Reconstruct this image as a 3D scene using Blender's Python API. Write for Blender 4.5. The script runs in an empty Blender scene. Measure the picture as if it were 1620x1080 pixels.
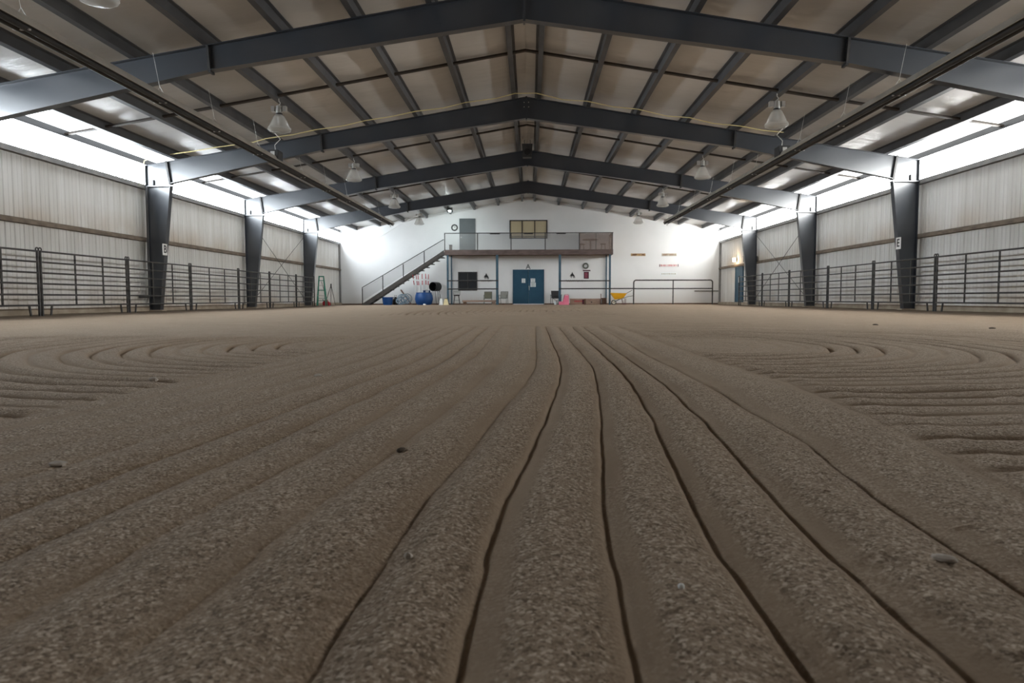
import bpy, math, random
import numpy as np
from math import pi, sin, cos, radians
from mathutils import Vector, Matrix
random.seed(7)
S = bpy.context.scene
COL = S.collection

# ------------------------------------------------------------------ materials
def nodemat(name, col, rough=.6, metal=0., spec=.4):
    m = bpy.data.materials.new(name); m.use_nodes = True
    b = m.node_tree.nodes['Principled BSDF']
    b.inputs['Base Color'].default_value = (*col, 1); b.inputs['Roughness'].default_value = rough
    b.inputs['Metallic'].default_value = metal; b.inputs['Specular IOR Level'].default_value = spec
    return m, m.node_tree, b

def N(nt, t, **kw):
    n = nt.nodes.new(t)
    for k, v in kw.items():
        if k.startswith('i_'): n.inputs[k[2:].replace('_', ' ')].default_value = v
        else: setattr(n, k, v)
    return n

def ramp(nt, src, stops):
    r = nt.nodes.new('ShaderNodeValToRGB'); e = r.color_ramp.elements
    while len(e) < len(stops): e.new(.5)
    for el, (p, c) in zip(e, stops):
        el.position = p; el.color = (*c, 1) if len(c) == 3 else c
    nt.links.new(src, r.inputs[0]); return r

def mottled(name, c1, c2, rough=.6, metal=0., scale=3., spec=.4, bump=0., bscale=40., stretch=(1, 1, 1)):
    """paint / wood / fabric with soft wear of its own"""
    m, nt, b = nodemat(name, c1, rough, metal, spec)
    tc = N(nt, 'ShaderNodeTexCoord'); mp = N(nt, 'ShaderNodeMapping'); mp.inputs['Scale'].default_value = stretch
    nt.links.new(tc.outputs['Object'], mp.inputs[0])
    no = N(nt, 'ShaderNodeTexNoise'); no.inputs['Scale'].default_value = scale; no.inputs['Detail'].default_value = 5
    nt.links.new(mp.outputs[0], no.inputs['Vector'])
    r = ramp(nt, no.outputs['Fac'], [(.35, c1), (.68, c2)])
    nt.links.new(r.outputs[0], b.inputs['Base Color'])
    if bump:
        n2 = N(nt, 'ShaderNodeTexNoise'); n2.inputs['Scale'].default_value = bscale
        nt.links.new(mp.outputs[0], n2.inputs['Vector'])
        bp = N(nt, 'ShaderNodeBump'); bp.inputs['Strength'].default_value = bump; bp.inputs['Distance'].default_value = .01
        nt.links.new(n2.outputs['Fac'], bp.inputs['Height']); nt.links.new(bp.outputs[0], b.inputs['Normal'])
    return m

def emit(name, col, st):
    m = bpy.data.materials.new(name); m.use_nodes = True; nt = m.node_tree; nt.nodes.clear()
    o = N(nt, 'ShaderNodeOutputMaterial'); e = N(nt, 'ShaderNodeEmission')
    e.inputs['Color'].default_value = (*col, 1); e.inputs['Strength'].default_value = st
    nt.links.new(e.outputs[0], o.inputs[0]); return m

M = {}
M['steel'] = mottled('frame_paint', (.027, .031, .039), (.035, .040, .050), .30, 0, 1.4, 1.0)
M['purlin'] = mottled('purlin_paint', (.055, .056, .060), (.075, .077, .081), .45, 0, 2.)
M['dark'] = mottled('dark_steel', (.028, .028, .03), (.05, .047, .045), .55, 0, 6)
M['pipe'] = mottled('corral_pipe', (.035, .035, .036), (.065, .06, .055), .5, 0, 5)
M['girt'] = mottled('dusty_girt', (.14, .11, .085), (.24, .19, .145), .8, 0, 3)
M['girt_top'] = mottled('grey_girt', (.20, .20, .20), (.28, .27, .26), .7, 0, 3)
M['brown_bar'] = mottled('brown_bar', (.03, .024, .02), (.05, .04, .032), .7)
M['black'] = mottled('black_plastic', (.012, .012, .013), (.022, .022, .023), .45)
M['blue'] = mottled('blue_post_paint', (.035, .085, .125), (.06, .115, .16), .5, 0, 4)
M['bluedoor'] = mottled('blue_door_paint', (.012, .065, .115), (.018, .078, .13), .5, 0, 2)
M['bluetub'] = mottled('blue_plastic', (.003, .045, .17), (.008, .065, .23), .45, 0, 3)
M['greydoor'] = mottled('grey_door_paint', (.10, .115, .12), (.12, .13, .135), .6, 0, 2)
M['fascia'] = mottled('brown_fascia', (.085, .06, .055), (.14, .10, .09), .75, 0, 2.5, stretch=(1, 1, 3))
M['stair'] = mottled('stair_steel', (.055, .05, .047), (.085, .075, .068), .7, 0, 3)
M['wood'] = mottled('worn_wood', (.26, .17, .13), (.40, .28, .21), .8, 0, 4, stretch=(1, 4, 10))
M['darkwood'] = mottled('dark_wood', (.10, .055, .035), (.17, .10, .065), .8, 0, 4, stretch=(1, 4, 10))
M['plank'] = mottled('sign_plank', (.22, .13, .06), (.55, .38, .20), .8, 0, 2.2, stretch=(3, 1, 6))
M['plank2'] = mottled('grey_plank', (.34, .29, .22), (.52, .45, .36), .8, 0, 2.2, stretch=(3, 1, 6))
M['white'] = mottled('white_paint', (.78, .78, .76), (.85, .85, .84), .5)
M['paper'] = mottled('paper', (.72, .78, .80), (.80, .83, .82), .8)
M['red'] = mottled('red_paint', (.42, .02, .035), (.52, .04, .06), .5)
M['maroon'] = mottled('maroon', (.06, .008, .02), (.09, .015, .03), .6)
M['pink'] = mottled('pink_plastic', (.72, .16, .26), (.80, .22, .32), .5)
M['yellow'] = mottled('yellow_tray', (.72, .36, .01), (.80, .42, .02), .45)
M['cord'] = mottled('yellow_cord', (.66, .56, .26), (.72, .62, .32), .5)
M['wire'] = mottled('pale_wire', (.55, .55, .52), (.66, .66, .63), .5)
M['cream'] = mottled('cream_plastic', (.72, .60, .33), (.78, .66, .40), .6)
M['olive'] = mottled('olive_sling', (.16, .16, .12), (.21, .20, .15), .85, 0, 8)
M['taupe'] = mottled('grey_sling', (.26, .25, .23), (.33, .32, .29), .85, 0, 8)
M['chairframe'] = mottled('chair_frame', (.09, .10, .085), (.14, .15, .125), .5)
M['green'] = mottled('green_fibreglass', (.02, .20, .13), (.04, .28, .19), .5)
M['alu'] = mottled('aluminium', (.50, .50, .48), (.62, .61, .59), .45, .6, 3)
M['hood'] = mottled('heater_hood', (.42, .40, .36), (.55, .52, .47), .5, .3, 2)
M['soot'] = mottled('sooty_inside', (.018, .017, .016), (.035, .032, .03), .7)
M['hose'] = mottled('blue_grey_hose', (.14, .22, .30), (.30, .38, .44), .4, 0, 9)
M['rope'] = mottled('rope', (.08, .07, .06), (.16, .14, .12), .9)
M['blind'] = mottled('tan_blind', (.50, .42, .27), (.58, .50, .34), .8, 0, 1.2, stretch=(1, 1, .3))
M['pane'], _, _ = nodemat('dark_pane', (.03, .033, .037), .12, 0, .5)
M['stone'] = mottled('pale_stone', (.36, .31, .26), (.52, .46, .40), .9, 0, 30)
M['clod'] = mottled('dark_clod', (.06, .045, .032), (.10, .075, .055), .95, 0, 30)
M['wheel'] = mottled('wheel_white', (.62, .58, .48), (.7, .66, .56), .6)
M['concrete'] = mottled('dusty_concrete', (.30, .24, .18), (.42, .35, .27), .9, 0, 2.5)
M['brownstuff'] = mottled('brown_table', (.07, .05, .04), (.11, .08, .065), .8)

def screen(name, col, op):
    m, nt, b = nodemat(name, col, .8)
    t = N(nt, 'ShaderNodeBsdfTransparent'); mx = N(nt, 'ShaderNodeMixShader'); mx.inputs[0].default_value = op
    nt.links.new(t.outputs[0], mx.inputs[1]); nt.links.new(b.outputs[0], mx.inputs[2])
    nt.links.new(mx.outputs[0], nt.nodes['Material Output'].inputs[0]); return m
M['mesh'] = screen('fine_wire_mesh', (.36, .36, .36), .20)
M['brownmesh'] = screen('brown_wire_mesh', (.26, .20, .175), .50)

def lampglass():
    m, nt, b = nodemat('prismatic_acrylic', (.50, .48, .45), .15, 0, .6)
    t = N(nt, 'ShaderNodeBsdfTransparent'); tl = N(nt, 'ShaderNodeBsdfTranslucent'); tl.inputs[0].default_value = (.62, .60, .56, 1)
    m1 = N(nt, 'ShaderNodeMixShader'); m1.inputs[0].default_value = .45
    m2 = N(nt, 'ShaderNodeMixShader'); m2.inputs[0].default_value = .52
    nt.links.new(b.outputs[0], m1.inputs[1]); nt.links.new(tl.outputs[0], m1.inputs[2])
    nt.links.new(m1.outputs[0], m2.inputs[1]); nt.links.new(t.outputs[0], m2.inputs[2])
    nt.links.new(m2.outputs[0], nt.nodes['Material Output'].inputs[0]); return m
M['acrylic'] = lampglass()

def liner():
    """off-white ribbed wall liner: dust near the floor, rusty run-off above the girt, vertical grime"""
    m, nt, b = nodemat('wall_liner', (.6, .6, .58), .55)
    g = N(nt, 'ShaderNodeNewGeometry'); sp = N(nt, 'ShaderNodeSeparateXYZ'); nt.links.new(g.outputs['Position'], sp.inputs[0])
    mp = N(nt, 'ShaderNodeMapping'); mp.inputs['Scale'].default_value = (1, 2.2, .18); nt.links.new(g.outputs['Position'], mp.inputs[0])
    n1 = N(nt, 'ShaderNodeTexNoise'); n1.inputs['Scale'].default_value = 1.6; n1.inputs['Detail'].default_value = 7; nt.links.new(mp.outputs[0], n1.inputs[0])
    base = ramp(nt, n1.outputs['Fac'], [(.3, (.60, .59, .56)), (.7, (.74, .735, .72))])
    n2 = N(nt, 'ShaderNodeTexNoise'); n2.inputs['Scale'].default_value = .55; n2.inputs['Detail'].default_value = 6; nt.links.new(g.outputs['Position'], n2.inputs[0])
    def band(z0, z1):      # 1 at z0 fading to 0 at z1
        r = N(nt, 'ShaderNodeMapRange'); r.inputs[1].default_value = z0; r.inputs[2].default_value = z1
        r.inputs[3].default_value = 1; r.inputs[4].default_value = 0; nt.links.new(sp.outputs[2], r.inputs[0]); return r
    lo = band(.15, 1.0); up = band(2.38, 3.1)
    st = N(nt, 'ShaderNodeMath', operation='LESS_THAN'); st.inputs[1].default_value = 2.3; nt.links.new(sp.outputs[2], st.inputs[0])
    inv = N(nt, 'ShaderNodeMath', operation='SUBTRACT'); inv.inputs[0].default_value = 1; nt.links.new(st.outputs[0], inv.inputs[1])
    u2 = N(nt, 'ShaderNodeMath', operation='MULTIPLY'); nt.links.new(up.outputs[0], u2.inputs[0]); nt.links.new(inv.outputs[0], u2.inputs[1])
    ad = N(nt, 'ShaderNodeMath', operation='MAXIMUM'); nt.links.new(lo.outputs[0], ad.inputs[0]); nt.links.new(u2.outputs[0], ad.inputs[1])
    nr = ramp(nt, n2.outputs['Fac'], [(.32, (0, 0, 0)), (.68, (1, 1, 1))])
    mu = N(nt, 'ShaderNodeMath', operation='MULTIPLY'); nt.links.new(ad.outputs[0], mu.inputs[0]); nt.links.new(nr.outputs[0], mu.inputs[1])
    mu2 = N(nt, 'ShaderNodeMath', operation='MULTIPLY'); mu2.inputs[1].default_value = .75; nt.links.new(mu.outputs[0], mu2.inputs[0])
    mx = N(nt, 'ShaderNodeMixRGB'); mx.inputs[2].default_value = (.44, .34, .24, 1)
    nt.links.new(mu2.outputs[0], mx.inputs[0]); nt.links.new(base.outputs[0], mx.inputs[1])
    nt.links.new(mx.outputs[0], b.inputs['Base Color']); return m
M['liner'] = liner()

def backwall():
    m, nt, b = nodemat('white_block_wall', (.8, .8, .8), .6)
    g = N(nt, 'ShaderNodeNewGeometry'); sp = N(nt, 'ShaderNodeSeparateXYZ'); nt.links.new(g.outputs['Position'], sp.inputs[0])
    n1 = N(nt, 'ShaderNodeTexNoise'); n1.inputs['Scale'].default_value = .7; n1.inputs['Detail'].default_value = 6; nt.links.new(g.outputs['Position'], n1.inputs[0])
    base = ramp(nt, n1.outputs['Fac'], [(.3, (.74, .75, .75)), (.7, (.80, .80, .80))])
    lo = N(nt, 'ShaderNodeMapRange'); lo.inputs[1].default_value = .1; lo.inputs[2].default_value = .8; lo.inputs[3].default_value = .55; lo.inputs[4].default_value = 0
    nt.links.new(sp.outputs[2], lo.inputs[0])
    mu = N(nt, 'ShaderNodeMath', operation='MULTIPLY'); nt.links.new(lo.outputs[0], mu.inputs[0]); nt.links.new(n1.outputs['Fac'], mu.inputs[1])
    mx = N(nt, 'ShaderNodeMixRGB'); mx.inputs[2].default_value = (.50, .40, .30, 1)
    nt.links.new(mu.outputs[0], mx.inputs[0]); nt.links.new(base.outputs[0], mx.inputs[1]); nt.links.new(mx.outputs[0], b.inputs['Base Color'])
    cb = N(nt, 'ShaderNodeCombineXYZ'); nt.links.new(sp.outputs[0], cb.inputs[0]); nt.links.new(sp.outputs[2], cb.inputs[1])
    br = N(nt, 'ShaderNodeTexBrick'); br.inputs['Scale'].default_value = 1; br.inputs['Mortar Size'].default_value = .008
    br.inputs['Brick Width'].default_value = .4; br.inputs['Row Height'].default_value = .2
    nt.links.new(cb.outputs[0], br.inputs['Vector'])
    bp = N(nt, 'ShaderNodeBump'); bp.inputs['Strength'].default_value = .12; bp.inputs['Distance'].default_value = .01; bp.invert = True
    nt.links.new(br.outputs['Fac'], bp.inputs['Height']); nt.links.new(bp.outputs[0], b.inputs['Normal'])
    return m
M['backwall'] = backwall()

def liner_roof():
    m, nt, b = nodemat('roof_insulation', (.5, .46, .4), .26, 0, .8)
    g = N(nt, 'ShaderNodeNewGeometry')
    n1 = N(nt, 'ShaderNodeTexNoise'); n1.inputs['Scale'].default_value = .35; n1.inputs['Detail'].default_value = 6; nt.links.new(g.outputs['Position'], n1.inputs[0])
    r = ramp(nt, n1.outputs['Fac'], [(.33, (.49, .475, .45)), (.66, (.63, .62, .605))])
    nt.links.new(r.outputs[0], b.inputs['Base Color'])
    mp = N(nt, 'ShaderNodeMapping'); mp.inputs['Scale'].default_value = (.5, 1.6, .5); nt.links.new(g.outputs['Position'], mp.inputs[0])
    n2 = N(nt, 'ShaderNodeTexNoise'); n2.inputs['Scale'].default_value = 1.8; n2.inputs['Detail'].default_value = 4; nt.links.new(mp.outputs[0], n2.inputs[0])
    bp = N(nt, 'ShaderNodeBump'); bp.inputs['Strength'].default_value = .35; bp.inputs['Distance'].default_value = .05
    nt.links.new(n2.outputs['Fac'], bp.inputs['Height']); nt.links.new(bp.outputs[0], b.inputs['Normal'])
    return m
M['roof'] = liner_roof()

def sand():
    m, nt, b = nodemat('arena_sand', (.3, .25, .2), .95, 0, .15)
    g = N(nt, 'ShaderNodeNewGeometry')
    at = N(nt, 'ShaderNodeAttribute'); at.attribute_name = 'gravel'
    n1 = N(nt, 'ShaderNodeTexNoise'); n1.inputs['Scale'].default_value = 2.2; n1.inputs['Detail'].default_value = 8; nt.links.new(g.outputs['Position'], n1.inputs[0])
    n2 = N(nt, 'ShaderNodeTexNoise'); n2.inputs['Scale'].default_value = 170; n2.inputs['Detail'].default_value = 5; n2.inputs['Roughness'].default_value = .75; nt.links.new(g.outputs['Position'], n2.inputs[0])
    vc = N(nt, 'ShaderNodeTexVoronoi'); vc.inputs['Scale'].default_value = 190; nt.links.new(g.outputs['Position'], vc.inputs['Vector'])
    sc = N(nt, 'ShaderNodeSeparateColor'); nt.links.new(vc.outputs['Color'], sc.inputs[0])
    gm = N(nt, 'ShaderNodeMath', operation='MULTIPLY_ADD'); gm.inputs[1].default_value = .45; nt.links.new(sc.outputs[0], gm.inputs[0])
    nh = N(nt, 'ShaderNodeMath', operation='MULTIPLY'); nh.inputs[1].default_value = .55; nt.links.new(n2.outputs['Fac'], nh.inputs[0]); nt.links.new(nh.outputs[0], gm.inputs[2])
    fine = ramp(nt, n1.outputs['Fac'], [(.3, SAND_TAN[0]), (.7, SAND_TAN[1])])
    gr = ramp(nt, gm.outputs[0], [(.30, SAND_GREY[0]), (.44, SAND_GREY[1]), (.58, SAND_GREY[1]), (.72, SAND_GREY[2])])
    mx = N(nt, 'ShaderNodeMixRGB'); nt.links.new(at.outputs['Fac'], mx.inputs[0]); nt.links.new(fine.outputs[0], mx.inputs[1]); nt.links.new(gr.outputs[0], mx.inputs[2])
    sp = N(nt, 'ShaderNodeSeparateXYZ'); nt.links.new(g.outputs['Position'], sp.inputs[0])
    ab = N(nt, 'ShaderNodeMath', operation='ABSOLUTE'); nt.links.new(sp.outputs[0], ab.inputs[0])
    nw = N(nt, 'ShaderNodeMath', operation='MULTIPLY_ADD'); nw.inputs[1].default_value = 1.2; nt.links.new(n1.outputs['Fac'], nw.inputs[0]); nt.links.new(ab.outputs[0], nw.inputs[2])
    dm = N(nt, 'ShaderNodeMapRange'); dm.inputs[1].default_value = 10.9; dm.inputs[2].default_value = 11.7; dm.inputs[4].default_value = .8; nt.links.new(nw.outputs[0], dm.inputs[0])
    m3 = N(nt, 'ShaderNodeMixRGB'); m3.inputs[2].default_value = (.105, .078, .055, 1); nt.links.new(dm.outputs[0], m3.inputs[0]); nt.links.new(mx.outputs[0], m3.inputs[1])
    nt.links.new(m3.outputs[0], b.inputs['Base Color'])
    vo = N(nt, 'ShaderNodeTexVoronoi'); vo.inputs['Scale'].default_value = 150; nt.links.new(g.outputs['Position'], vo.inputs['Vector'])
    ms = N(nt, 'ShaderNodeMath', operation='MULTIPLY_ADD'); ms.inputs[1].default_value = -.6; nt.links.new(vo.outputs['Distance'], ms.inputs[0]); nt.links.new(n2.outputs['Fac'], ms.inputs[2])
    st = N(nt, 'ShaderNodeMapRange'); st.inputs[3].default_value = .30; st.inputs[4].default_value = .65; nt.links.new(at.outputs['Fac'], st.inputs[0])
    bp = N(nt, 'ShaderNodeBump'); bp.inputs['Distance'].default_value = .009
    nt.links.new(st.outputs[0], bp.inputs['Strength']); nt.links.new(ms.outputs[0], bp.inputs['Height']); nt.links.new(bp.outputs[0], b.inputs['Normal'])
    return m
SAND_TAN = [(.262, .190, .130), (.325, .243, .172)]
SAND_GREY = [(.145, .103, .069), (.318, .239, .171), (.60, .485, .38)]
M['sand'] = sand()

# ------------------------------------------------------------------ mesh builder
class MB:
    def __init__(s): s.v = []; s.f = []
    def add(s, vs, fs):
        o = len(s.v); s.v += [tuple(v) for v in vs]; s.f += [tuple(i + o for i in f) for f in fs]; return s
    def box(s, c, d, rot=None):
        x, y, z = (k / 2 for k in d)
        vs = [Vector((a * x, b * y, e * z)) for e in (-1, 1) for a, b in ((-1, -1), (1, -1), (1, 1), (-1, 1))]
        if rot is not None: vs = [rot @ v for v in vs]
        c = Vector(c)
        return s.add([v + c for v in vs], [(3, 2, 1, 0), (4, 5, 6, 7), (0, 1, 5, 4), (1, 2, 6, 5), (2, 3, 7, 6), (3, 0, 4, 7)])
    def mm(s, lo, hi):
        return s.box([(a + b) / 2 for a, b in zip(lo, hi)], [abs(b - a) for a, b in zip(lo, hi)])
    def bar(s, p, q, w, h, up=(0, 0, 1)):
        p, q = Vector(p), Vector(q); d = (q - p); L = d.length; d.normalize()
        u = Vector(up); r = d.cross(u)
        if r.length < 1e-4: r = d.cross(Vector((1, 0, 0)))
        r.normalize(); u = r.cross(d)
        return s.box((p + q) / 2, (w, L, h), Matrix((r, d, u)).transposed())
    def tube(s, pts, r, n=8, caps=True, closed=False):
        pts = [Vector(p) for p in pts]; rings = []; prev = None; m = len(pts)
        rs = r if isinstance(r, (list, tuple)) else [r] * m
        for i, p in enumerate(pts):
            if closed: d = pts[(i + 1) % m] - pts[i - 1]
            else: d = pts[min(i + 1, m - 1)] - pts[max(i - 1, 0)]
            d.normalize()
            a = prev - d * prev.dot(d) if prev is not None else (Vector((0, 0, 1)) if abs(d.z) < .9 else Vector((1, 0, 0)))
            a = (a - d * a.dot(d)).normalized(); prev = a; b = d.cross(a)
            rings.append([p + (a * cos(2 * pi * k / n) + b * sin(2 * pi * k / n)) * rs[i] for k in range(n)])
        vs = [v for g in rings for v in g]; fs = []
        for i in range(m if closed else m - 1):
            j = (i + 1) % m
            for k in range(n): fs.append((i * n + k, i * n + (k + 1) % n, j * n + (k + 1) % n, j * n + k))
        if caps and not closed: fs += [tuple(reversed(range(n))), tuple((m - 1) * n + k for k in range(n))]
        return s.add(vs, fs)
    def lathe(s, prof, n=24, mat=None, c=(0, 0, 0)):
        vs = []; fs = []; c = Vector(c); m = len(prof)
        for r, z in prof:
            for k in range(n):
                v = Vector((r * cos(2 * pi * k / n), r * sin(2 * pi * k / n), z)); vs.append((mat @ v if mat is not None else v) + c)
        for i in range(m - 1):
            for k in range(n): fs.append((i * n + k, i * n + (k + 1) % n, (i + 1) * n + (k + 1) % n, (i + 1) * n + k))
        if prof[0][0] > 1e-6: fs.append(tuple(reversed(range(n))))
        if prof[-1][0] > 1e-6: fs.append(tuple((m - 1) * n + k for k in range(n)))
        return s.add(vs, fs)
    def prism(s, poly, a, b, axis='y'):
        """poly in the plane across axis, extruded from a to b"""
        n = len(poly)
        mk = {'y': lambda p, t: (p[0], t, p[1]), 'x': lambda p, t: (t, p[0], p[1]), 'z': lambda p, t: (p[0], p[1], t)}[axis]
        vs = [mk(p, a) for p in poly] + [mk(p, b) for p in poly]
        fs = [tuple(range(n)), tuple(reversed(range(n, 2 * n)))] + [(i, i + n, (i + 1) % n + n, (i + 1) % n) for i in range(n)]
        return s.add(vs, fs)
    def build(s, name, mat, parent=None, smooth=False, loc=None):
        me = bpy.data.meshes.new(name); me.from_pydata(s.v, [], s.f); me.validate(); 
        import bmesh
        bm = bmesh.new(); bm.from_mesh(me); bmesh.ops.recalc_face_normals(bm, faces=bm.faces); bm.to_mesh(me); bm.free()
        if smooth:
            me.shade_smooth()
            try: me.set_sharp_from_angle(angle=radians(40))
            except Exception: pass
        me.materials.append(M[mat] if isinstance(mat, str) else mat)
        o = bpy.data.objects.new(name, me); COL.objects.link(o)
        if parent is not None: o.parent = parent
        if loc is not None: o.location = loc
        return o

def tag(o, label, cat, group=None, kind=None):
    o['label'] = label; o['category'] = cat
    if group: o['group'] = group
    if kind: o['kind'] = kind
    return o
def thing(name, label, cat, loc=(0, 0, 0), rz=0, group=None):
    o = bpy.data.objects.new(name, None); COL.objects.link(o); o.empty_display_size = .1
    o.location = loc; o.rotation_euler = (0, 0, rz)
    return tag(o, label, cat, group)
def struct(o):
    o['kind'] = 'structure'; return o
def dup(root, loc, rz=None, label=None):
    r = root.copy(); COL.objects.link(r); r.location = loc
    if rz is not None: r.rotation_euler = (0, 0, rz)
    if label: r['label'] = label
    for ch in root.children:
        c = ch.copy(); COL.objects.link(c); c.parent = r
        for g in ch.children:
            d = g.copy(); COL.objects.link(d); d.parent = c
    return r
ORD = ['nearest the camera', 'second from the camera', 'third from the camera', 'fourth from the camera', 'fifth from the camera', 'sixth from the camera', 'seventh from the camera', 'eighth from the camera']

# ------------------------------------------------------------------ building numbers
FR = [14.126, 21.626, 29.126, 36.626]           # frames in view
YB, YF = 43.858, -8.4                            # end walls
XW = 12.2
RS = .1665                                       # roof slope
zt = lambda x: 6.65 - RS * abs(x)                # rafter top
PX = [.34 + 1.518 * k for k in range(8)]         # purlin lines: .34 .. 10.97
ZR = lambda x: zt(x) + .22                        # roof liner

# ------------------------------------------------------------------ sand floor (one height field)
def vnoise(x, y, seed):
    xi = np.floor(x).astype(np.int64); yi = np.floor(y).astype(np.int64); fx = x - xi; fy = y - yi
    fx = fx * fx * (3 - 2 * fx); fy = fy * fy * (3 - 2 * fy)
    def h(a, b):
        n = (a * 374761393 + b * 668265263 + seed * 974711) & 0x7fffffff
        n = ((n ^ (n >> 13)) * 1274126177) & 0x7fffffff
        return ((n ^ (n >> 16)) & 0xffff) / 65535.
    return (h(xi, yi) * (1 - fx) + h(xi + 1, yi) * fx) * (1 - fy) + (h(xi, yi + 1) * (1 - fx) + h(xi + 1, yi + 1) * fx) * fy - .5
def sst(a, b, x):
    t = np.clip((x - a) / (b - a), 0, 1); return t * t * (3 - 2 * t)

GY = [.45, .72, .92, 1.18, 1.45, 2.0, 2.5, 3.43, 4.24, 5.06, 7.0, 10.6]
GX = {
 6: [1.10, 1.10, 1.12, 1.15, 1.18, 1.26, 1.31, 1.40, 1.41, 1.39, 1.38, 1.45],
 5: [.83, .83, .84, .85, .86, .93, .95, .99, 1.01, 1.0, 1.06, 1.18],
 4: [.62, .62, .62, .635, .65, .69, .73, .79, .805, .82, .84, .94],
 3: [.44, .44, .445, .45, .47, .51, .56, .63, .655, .67, .70, .77],
 2: [.24, .24, .25, .265, .28, .33, .38, .46, .51, .52, .52, .57],
 1: [.03, .03, .04, .05, .07, .13, .18, .27, .31, .33, .33, .36],
 0: [-.14, -.14, -.135, -.115, -.10, -.04, .0, .10, .155, .17, .18, .21],
 -1: [-.39, -.385, -.36, -.335, -.31, -.25, -.20, -.13, -.09, -.055, -.07, -.13],
 -2: [-.60, -.60, -.58, -.555, -.53, -.46, -.42, -.36, -.32, -.28, -.30, -.34],
 -3: [-.80, -.80, -.78, -.75, -.73, -.66, -.62, -.55, -.48, -.46, -.47, -.53]}
for k in range(4, 11): GX[-k] = [v - .195 for v in GX[-k + 1]]
GD = {6: .45, 5: .85, 4: .95, 3: 1.1, 2: 1., 1: 1., 0: 1.0, -1: .6, -2: .6, -3: .75, -4: .7, -5: .45, -6: .35, -7: .3, -8: .3, -9: .3, -10: .3}

def axis_pts(start, stop, step, growth, free):
    out = [start]
    while out[-1] < stop:
        out.append(out[-1] + step + growth * max(0, out[-1] - free))
    out[-1] = stop
    return out
xp = axis_pts(0, XW + .1, .0062, .0055, 1.2)
xs = np.array([-v for v in xp[:0:-1]] + xp)
yp = axis_pts(.5, YB + .02, .0045, .0036, 1.2)
ys = np.array([YF - .02, -6, -4, -2.5, -1.5, -.8, -.4, -.1, .1, .25, .35, .43] + yp)
XX, YY = np.meshgrid(xs, ys)
SH = XX.shape
gk = sorted(GX)
U = np.zeros(SH); 
jit = .0045 * np.array([1.]) 
for i, y in enumerate(ys):
    row = [np.interp(y, GY, GX[k]) for k in gk]
    row = [row[0] - 1.0] + row + [row[-1] + 1.0]
    kk = [gk[0] - 5] + gk + [gk[-1] + 5]
    U[i] = np.interp(xs + .010 * vnoise(np.full(len(xs), y * 5.), np.round(xs * 0), 3) + .004 * vnoise(np.full(len(xs), y * 23.), np.round(xs * 0), 8), row, kk)
kn = np.clip(np.round(U), gk[0], gk[-1])
dd = (U - np.round(U)) * .2
amp = np.zeros(SH)
for k in gk: amp[kn == k] = GD[k]
edgeL = np.interp(ys, GY, GX[-9])[:, None] - .02
edgeR = np.interp(ys, GY, GX[6])[:, None] + .02
wob = .05 * vnoise(XX * 0 + 1, YY * 2.3, 21)
inpass = sst(edgeL + wob - .05, edgeL + wob + .05, XX) * (1 - sst(edgeR + wob - .05, edgeR + wob + .05, XX)) * (1 - sst(10.35, 10.65, YY))
slot = np.exp(-(dd / .0060) ** 2)
bank = np.exp(-((dd - .012) / .036) ** 2)
side = np.where(U > .6, 1., .6 + .8 * sst(3.3, 5., YY) * (U < -1.5)) * (1 + .5 * vnoise(YY * 9, kn * 3.3, 77) + .4 * vnoise(YY * 31, kn * 5.3, 78))
hp = amp * (-.0085 * slot * side - .010 * bank + .006 * np.cos(dd / .2 * 2 * pi) * -1)
grav_p = np.where(U < .4, .35 + .65 * sst(.02, .05, np.abs(dd + .01)), sst(.022, .055, np.abs(dd - .012)))
# loops of the turn on either side
def loops(cx, cy, seed):
    r = np.hypot((XX - cx), (YY - cy)) + .05 * vnoise(XX * 1.3, YY * 1.3, seed) 
    d = (r / .2 - np.round(r / .2)) * .2
    rn = np.round(r / .2)
    a = (.35 + .85 * (((rn * 7919 + seed) % 5) / 4.)) * (1 + .7 * vnoise(XX * 1.7 + rn * 3.1, YY * 1.7, seed + 3))
    return r, d, a
rr, dr, ar = loops(1.55, 6.25, 5)
rl, dl, al = loops(-1.25, 6.45, 9)
fade_r = (.55 + .45 * sst(2.6, 4.2, YY)) * sst(.7, 1.1, rr) * (1 - .75 * sst(4.2, 7.5, rr)) * (1 - .8 * sst(8.2, 9.5, YY)) * (1 - sst(17, 22, YY))
fade_l = sst(.7, 1.0, rl) * (1 - .75 * sst(4.0, 7.0, rl)) * (1 - .95 * sst(7.2, 7.9, YY)) * (1 - sst(17, 22, YY))
prof = lambda d: -.006 * np.exp(-(d / .045) ** 2) - .026 * np.exp(-(d / .0155) ** 2) + .004 * np.cos(d / .2 * 2 * pi) * -1
hr = np.where(XX > 0, ar * fade_r * prof(dr), al * fade_l * prof(dl))
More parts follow.
